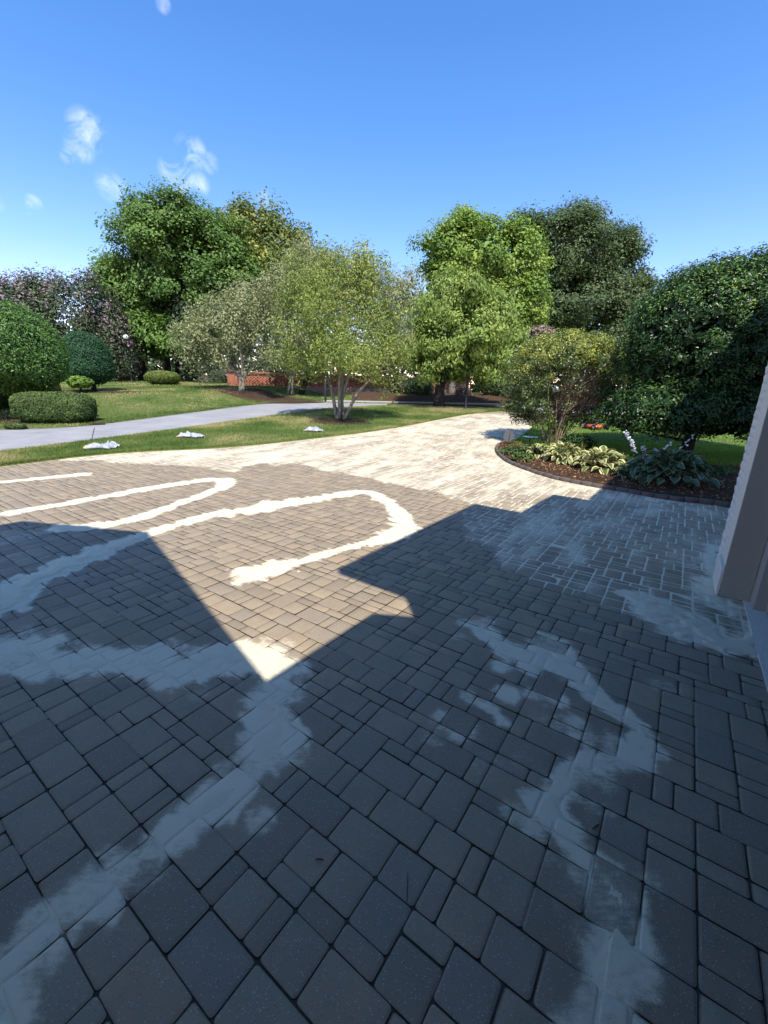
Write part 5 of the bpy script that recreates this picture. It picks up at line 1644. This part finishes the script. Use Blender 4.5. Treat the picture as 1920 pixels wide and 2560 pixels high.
def bag(p, rz, seed, label, L=.56, Wd=.33):
    base = np.array([p[0], p[1], g1(p[0], p[1]) + .045])
    root = tag(empty('sand_bag', base, rz), label, 'bag', 'empty sand bags on the grass strip')
    nu, nv = 26, 16
    r = np.random.default_rng(seed)
    V, Q = [], []
    for side in (1, -1):
        for i in range(nu):
            for j in range(nv):
                u, v = i / (nu - 1) * 2 - 1, j / (nv - 1) * 2 - 1
                pinch = 1 - .30 * math.exp(-((u - .1 * seed % .3) / .22) ** 2)
                x = u * L / 2 + .02 * math.sin(v * 5 + seed)
                y = v * Wd / 2 * pinch + .03 * math.sin(u * 3 + seed)
                edge = (1 - abs(u) ** 4) * (1 - abs(v) ** 4)
                cr = (fbm(u * 2.6 + seed * 3, v * 2.6, seed) - .5) * .13 + (fbm(u * 7 + seed, v * 7, seed + 5) - .5) * .05
                top = .045 * edge + cr * (.35 + .65 * edge) + .03
                z = top if side > 0 else min(top - .012, .002 + .01 * edge)
                V.append([x, y, max(z, .0 if side > 0 else -.02)])
    m = nu * nv
    for i in range(nu - 1):
        for j in range(nv - 1):
            a = i * nv + j
            Q.append([a, a + nv, a + nv + 1, a + 1]); Q.append([m + a, m + a + 1, m + a + nv + 1, m + a + nv])
    for i in range(nu - 1):
        a = i * nv; Q.append([a, m + a, m + a + nv, a + nv]); a = i * nv + nv - 1; Q.append([a, a + nv, m + a + nv, m + a])
    for j in range(nv - 1):
        a = j; Q.append([a, a + 1, m + a + 1, m + a]); a = (nu - 1) * nv + j; Q.append([a, m + a, m + a + 1, a + 1])
    V = [[x, y, z * 1.25] for x, y, z in V]
    mk('sack', V, np.array(Q), M_BAG, root)
    # the torn open neck
    nk = MB(); nn = 14
    Vn = []
    for k in range(nn):
        f = k / (nn - 1) * 2 - 1
        h_ = .02 + .05 * abs(math.sin(f * 4 + seed)) * (1 - f * f)
        Vn += [[L / 2 - .02, f * Wd * .36, .012], [L / 2 + .05 + .02 * math.sin(f * 7), f * Wd * .32, h_ + .01], [L / 2 + .07 + .03 * math.sin(f * 5 + 1), f * Wd * .30, max(.004, h_ - .03)]]
    nk.add(Vn, None, [[3 * k + q, 3 * k + q + 1, 3 * k + q + 4, 3 * k + q + 3] for k in range(nn - 1) for q in range(2)])
    nk.build('torn_neck', M_BAG, root)
    return root
p = W(216, 972); bag(p, R(12), 1, 'crumpled white sand bag on the grass, leftmost and nearest of three', .54, .34)
bag(W(240, 968), R(-25), 4, 'small flat white sand bag lying against the leftmost sand bag', .30, .24)
p = W(412, 947); bag(p, R(-6), 2, 'crumpled white sand bag lying in the middle of the grass strip', .60, .32)
p = W(676, 934); bag(p, R(-14), 3, 'crumpled white sand bag lying just in front of the centre tree', .48, .28)

# ------------------------------------------------------------------ mailbox
b = foot(698, 23.4)
mail = tag(empty('mailbox', b), 'black mailbox on a post with a white plate, by the brick wall', 'mailbox')
M_WHITEP = plain('white_paint', (.72, .72, .70), .5, .05, 6)
t_ = MB(); t_.box(b + [0, 0, .55], (.11, .11, 1.5), None, .008); t_.build('post', M_BLACKMETAL, mail, b)
t_ = MB(); t_.box(b + [.17, 0, .78], (.44, .06, .06), None, .006); t_.tube([b + [.02, 0, .5], b + [.3, 0, .76]], [.02, .02], 6); t_.build('arm', M_BLACKMETAL, mail, b)
bx = MB(); prof = [(math.cos(a) * .10, .10 + math.sin(a) * .10) for a in np.linspace(0, math.pi, 9)] + [(-.10, -.06), (.10, -.06)]
c_ = b + [.22, 0, .88]
Vm = [c_ + [px_, -.25, pz] for px_, pz in prof] + [c_ + [px_, .25, pz] for px_, pz in prof]
n_ = len(prof)
bx.add(Vm, [[0, i, i + 1] for i in range(1, n_ - 1)] + [[n_, n_ + i + 1, n_ + i] for i in range(1, n_ - 1)], [[i, i + n_, (i + 1) % n_ + n_, (i + 1) % n_] for i in range(n_)])
bx.build('box', M_BLACKMETAL, mail, b)
t_ = MB(); t_.box(b + [.12, -.02, 1.42], (.24, .03, .36), None, .006); t_.build('plate', M_WHITEP, mail, b)

# ------------------------------------------------------------------ lamp posts with globes
M_GLOBE = plain('frosted_globe', (.80, .80, .78), .3, .03, 4, .5)
def lamp(b, top, label):
    root = tag(empty('lamp_post', b), label, 'lamp', 'globe lamp posts')
    b = np.asarray(b); h = top - b[2]
    t_ = MB(); t_.lathe([(0, -.1), (.09, -.1), (.09, .05), (.065, .12), (.05, .18), (.048, h - .42), (.07, h - .40), (.07, h - .36), (.045, h - .34), (.045, h - .30), (0, h - .30)], 12, b); t_.build('post', M_BLACKMETAL, root, b)
    t_ = MB(); t_.lathe([(.0, h - .31), (.10, h - .30), (.11, h - .27), (.08, h - .26)], 12, b); t_.build('collar', M_BLACKMETAL, root, b)
    t_ = MB(); rr_ = .165
    t_.lathe([(max(.001, rr_ * math.sin(a)), h - .14 - rr_ * math.cos(a)) for a in np.linspace(.3, math.pi, 12)], 18, b); t_.build('globe', M_GLOBE, root, b)
b = foot(1000, 21.2); tz = P(1013, 716, 21.2)[2] + .14
lamp(b, tz, 'black lamp post with white globe half hidden in the drooping tree')
b = foot(279, 29.0); tz = P(264, 728, 29.0)[2] + .14
lamp(b, tz, 'black lamp post with white globe standing before the big left maple')

# ------------------------------------------------------------------ brick garden wall
def red_brick():
    t = NT('red_brick')
    br = t.n.new('ShaderNodeTexBrick')
    t.l.new(t.tc, br.inputs['Vector'])
    br.inputs['Scale'].default_value = 1.0
    br.inputs['Brick Width'].default_value, br.inputs['Row Height'].default_value, br.inputs['Mortar Size'].default_value = .215, .075, .008
    br.inputs['Color1'].default_value = (.24, .085, .05, 1); br.inputs['Color2'].default_value = (.30, .12, .07, 1); br.inputs['Mortar'].default_value = (.28, .20, .155, 1)
    c = t.mix(t.rng(t.noise(3, 4), .4, .7, 0, .35), br.outputs[0], (.20, .06, .035))
    return t.done(c, .85, .2)
M_RED = red_brick()
wl_, wr_ = P(492, 830, 27.5), P(1010, 838, 33.5)
wb = np.array([wl_[0], wl_[1], g1(wl_[0], wl_[1])])
dW = (wr_ - wl_)[:2]; lenW = float(np.linalg.norm(dW)); angW = math.atan2(dW[1], dW[0])
wall = tag(empty('brick_wall', wb, angW), 'long red brick garden wall with a moulded cap behind the trees', 'wall')
M_HOLE_SHADE = plain('painted_gap_shade', (.06, .03, .022), .95, .2, 5, .1)
ztop = P(620, 806, 28.5)[2] - wb[2]
t_ = MB(); t_.box((lenW / 2, 0, ztop / 2 - .6), (lenW, .22, ztop + .80)); wv = t_.build('panel', M_RED, wall)
t_ = MB(); t_.box((lenW / 2, -.04, ztop / 2 - .98), (lenW + .04, .36, ztop + .35), None, .01); t_.build('base_course', M_RED, wall)
t_ = MB(); t_.box((lenW / 2, 0, ztop - .16), (lenW + .06, .30, .075), None, .01); t_.build('cap', M_RED, wall)
t_ = MB(); t_.box((lenW / 2, 0, ztop - .075), (lenW + .12, .38, .09), None, .015); t_.build('cap', M_RED, wall)
t_ = MB(); t_.box((lenW / 2, 0, ztop - .005), (lenW + .08, .32, .05), None, .015); t_.build('cap', plain('pale_brick_cap', (.36, .19, .125), .8, .15, 8, .2), wall)  # top course of the cap in a paler brick red
for k in range(4):
    x_ = .22 + k * (lenW - .44) / 3
    t_ = MB(); t_.box((x_, -.02, ztop / 2 - .55), (.44, .34, ztop + .70), None, .01); t_.build('pier', M_RED, wall)
    t_ = MB(); t_.box((x_, -.02, ztop + .03), (.56, .46, .10), None, .02); t_.build('pier_cap', M_RED, wall)
# openwork between the piers: dark plates on the face, painting the shade in the gaps
hm = MB(); hm.box((0, 0, 0), (.085, .03, .060)); hmesh = hm.build('opening_shade', M_HOLE_SHADE, wall); bpy.data.objects.remove(hmesh)
op = MB()
for row in range(6):
    zz_ = ztop - .32 - row * .085
    k = 0
    x_ = .6 + (.1 if row % 2 else 0)
    while x_ < lenW * .78:
        ph = ((x_ - .22) % ((lenW - .44) / 3))
        if .35 < ph < (lenW - .44) / 3 - .35:
            op.box((x_, -.108, zz_), (.075, .01, .052))
        x_ += .2
tag(op.build('openwork_shade', M_HOLE_SHADE, wall), kind='stuff')

# ------------------------------------------------------------------ kerb along the street
kb = resample(C3[C3[:, 0] > -3.6], 60)
M_KERB = plain('kerb_concrete', (.30, .29, .27), .9, .15, 5, .2)
V, Q = [], []
for k, (x, y) in enumerate(kb):
    for dy, dz in ((0, -.05), (0, .11), (.04, .125), (.17, .125), (.17, -.05)):
        V.append([x, y + .05 + dy, g1(x, y) + dz])
for k in range(59):
    for q in range(4):
        a = k * 5 + q
        Q.append([a, a + 1, a + 6, a + 5])
tag(mk('kerb', V, np.array(Q), M_KERB), kind='structure')

# ------------------------------------------------------------------ walk-behind mower on the side lawn
M_ORANGE = plain('orange_paint', (.50, .10, .03), .4, .12, 8, .5)
M_RUBBER = plain('black_rubber', (.02, .02, .02), .8, .2, 20, .2)
M_GREYM = plain('grey_engine_metal', (.22, .22, .23), .45, .2, 15, .5)
b = W(1283, 929)
mow = tag(empty('lawn_mower', b, R(20)), 'orange and black lawn mower parked on the grass beyond the bush', 'mower')
t_ = MB(); t_.lathe([(.0, .20), (.20, .20), (.27, .17), (.29, .09), (.28, .085), (0, .085)], 16); t_.build('deck', M_ORANGE, mow)
t_ = MB(); t_.lathe([(0, .36), (.09, .36), (.13, .33), (.14, .24), (.12, .19)], 14); t_.box((.10, .08, .26), (.1, .1, .1), None, .01); t_.build('engine', M_GREYM, mow)
for sx in (-1, 1):
    for sy, rr_ in ((-1, .10), (1, .13)):
        t_ = MB(); cx_ = np.array([sx * .27, sy * .24, rr_])
        t_.tube([cx_ - [sx * .001, 0, 0], cx_ + [sx * .05, 0, 0]], [rr_, rr_], 16); wh = t_.build('wheel', M_RUBBER, mow)
        t_ = MB(); t_.tube([cx_ + [sx * .05, 0, 0], cx_ + [sx * .056, 0, 0]], [rr_ * .55, rr_ * .5], 12); t_.build('hub', M_GREYM, wh)
t_ = MB()
for sx in (-1, 1): t_.tube([(sx * .22, .2, .2), (sx * .22, .55, .6), (sx * .2, .75, .82)], [.012, .012, .012], 6)
t_.tube([(-.2, .75, .82), (.2, .75, .82)], [.013, .013], 6); t_.build('handle', M_BLACKMETAL, mow)
t_ = MB(); t_.box((0, .36, .24), (.32, .22, .22), None, .04); t_.build('grass_bag', M_RUBBER, mow)

# ------------------------------------------------------------------ parked car far across the street, mostly hidden
M_CARW = plain('white_car_paint', (.72, .73, .75), .2, .03, 3, .6)
M_GLASS = plain('dark_car_glass', (.02, .025, .03), .08, .1, 3, .6)
b = foot(1130, 33.5)
b[2] -= .0
car = tag(empty('parked_car', b, R(172)), 'white parked car half hidden behind the shrubs across the street', 'car')
prof = [(-2.1, .35), (-2.15, .65), (-1.95, .82), (-1.1, .92), (-.55, 1.35), (.75, 1.40), (1.45, .98), (2.0, .92), (2.15, .70), (2.12, .35)]
def extr(pts, y0, y1, mat, name, inset=0.):
    V = [[x, y0 + (inset if z > .95 else 0), z] for x, z in pts] + [[x, y1 - (inset if z > .95 else 0), z] for x, z in pts]
    n = len(pts)
    T = [[0, i, i + 1] for i in range(1, n - 1)] + [[n, n + i + 1, n + i] for i in range(1, n - 1)]
    return mk(name, V, [np.array(T), np.array([[i, i + n, (i + 1) % n + n, (i + 1) % n] for i in range(n)])], mat, car)
extr(prof, -.86, .86, M_CARW, 'body', .14)
for s in (-1, 1):
    yy = s * .868 - s * .14 + s * .012
    mk('side_window', [[-.95, yy + s * .09, .95], [-.5, yy, 1.29], [.72, yy, 1.33], [1.2, yy + s * .09, .98]], np.array([[0, 1, 2, 3]]), M_GLASS, car)
    for xw in (-1.35, 1.35):
        t_ = MB(); t_.tube([(xw, s * .72, .32), (xw, s * .875, .32)], [.32, .32], 18); wh = t_.build('wheel', M_RUBBER, car)
        t_ = MB(); t_.tube([(xw, s * .876, .32), (xw, s * .882, .32)], [.19, .17], 12); t_.build('rim', M_GREYM, wh)
mk('windscreen', [[-1.07, -.70, .955], [-1.07, .70, .955], [-.58, .66, 1.345], [-.58, -.66, 1.345]], np.array([[0, 1, 2, 3]]), M_GLASS, car)

# ------------------------------------------------------------------ pebble and dead leaves on the paving
r = np.random.default_rng(105)
p = W(645, 1237)
bm_ = MB(); V = unit(r.normal(size=(60, 3)))
import bmesh
def pebble(p, rad, mat, name, label, cat, group=None):
    bm = bmesh.new(); bmesh.ops.create_icosphere(bm, subdivisions=2, radius=rad)
    for v in bm.verts: v.co *= 1 + .18 * (random.Random(int(v.co.x * 1e5) + 7).random() - .5); v.co.z *= .7
    me = bpy.data.meshes.new(name); bm.to_mesh(me); bm.free(); me.materials.append(mat)
    o = bpy.data.objects.new(name, me); COL.objects.link(o); o.location = (p[0], p[1], g1(p[0], p[1]) + rad * .6)
    return tag(o, label, cat, group)
pebble(p, .014, M_SAND, 'pebble', 'single pale pebble on the sunlit pavers near the sand line', 'pebble')
L_DEAD = plain('dead_leaf', (.06, .05, .03), .7, .3, 20)
for k, (vx, vy, L, rz, lab) in enumerate([(1287, 1788, .022, .5, 'small dark curled leaf on a paver right of the winding sand trail'), (880, 1920, .05, 1.5, 'thin dry twig lying across the joint of two near pavers'), (690, 1860, .016, 0., 'tiny dark leaf scrap on a near paver left of centre')]):
    p = W(vx, vy)
    t = np.linspace(-.5, .5, 6)
    t_ = MB(); t_.tube([[math.cos(rz) * q * L * 2, math.sin(rz) * q * L * 2, .004 + .004 * math.cos(q * 3)] for q in t], np.array([.001, .0025, .003, .003, .0025, .001]) * (1 if k != 1 else .6), 5)
    o = t_.build('dry_leaf' if k != 1 else 'dry_twig', L_DEAD); o.location = (p[0], p[1], .001)
    tag(o, lab, 'leaf' if k != 1 else 'twig')

# joint across the grey road
ja, jb = W(204, 924), W(198, 950)
jd = unit((jb - ja)[:2]); jn = np.array([-jd[1], jd[0]]) * .012
V = []
for t in np.linspace(0, 1, 12):
    q = ja[:2] * (1 - t) + jb[:2] * t
    for s_ in (-1, 1):
        c = q + jn * s_
        V.append([c[0], c[1], g1(c[0], c[1]) + .004])
tag(mk('road_joint', V, np.array([[2 * k, 2 * k + 1, 2 * k + 3, 2 * k + 2] for k in range(11)]), plain('joint_filler', (.07, .07, .07), .9)), kind='structure')
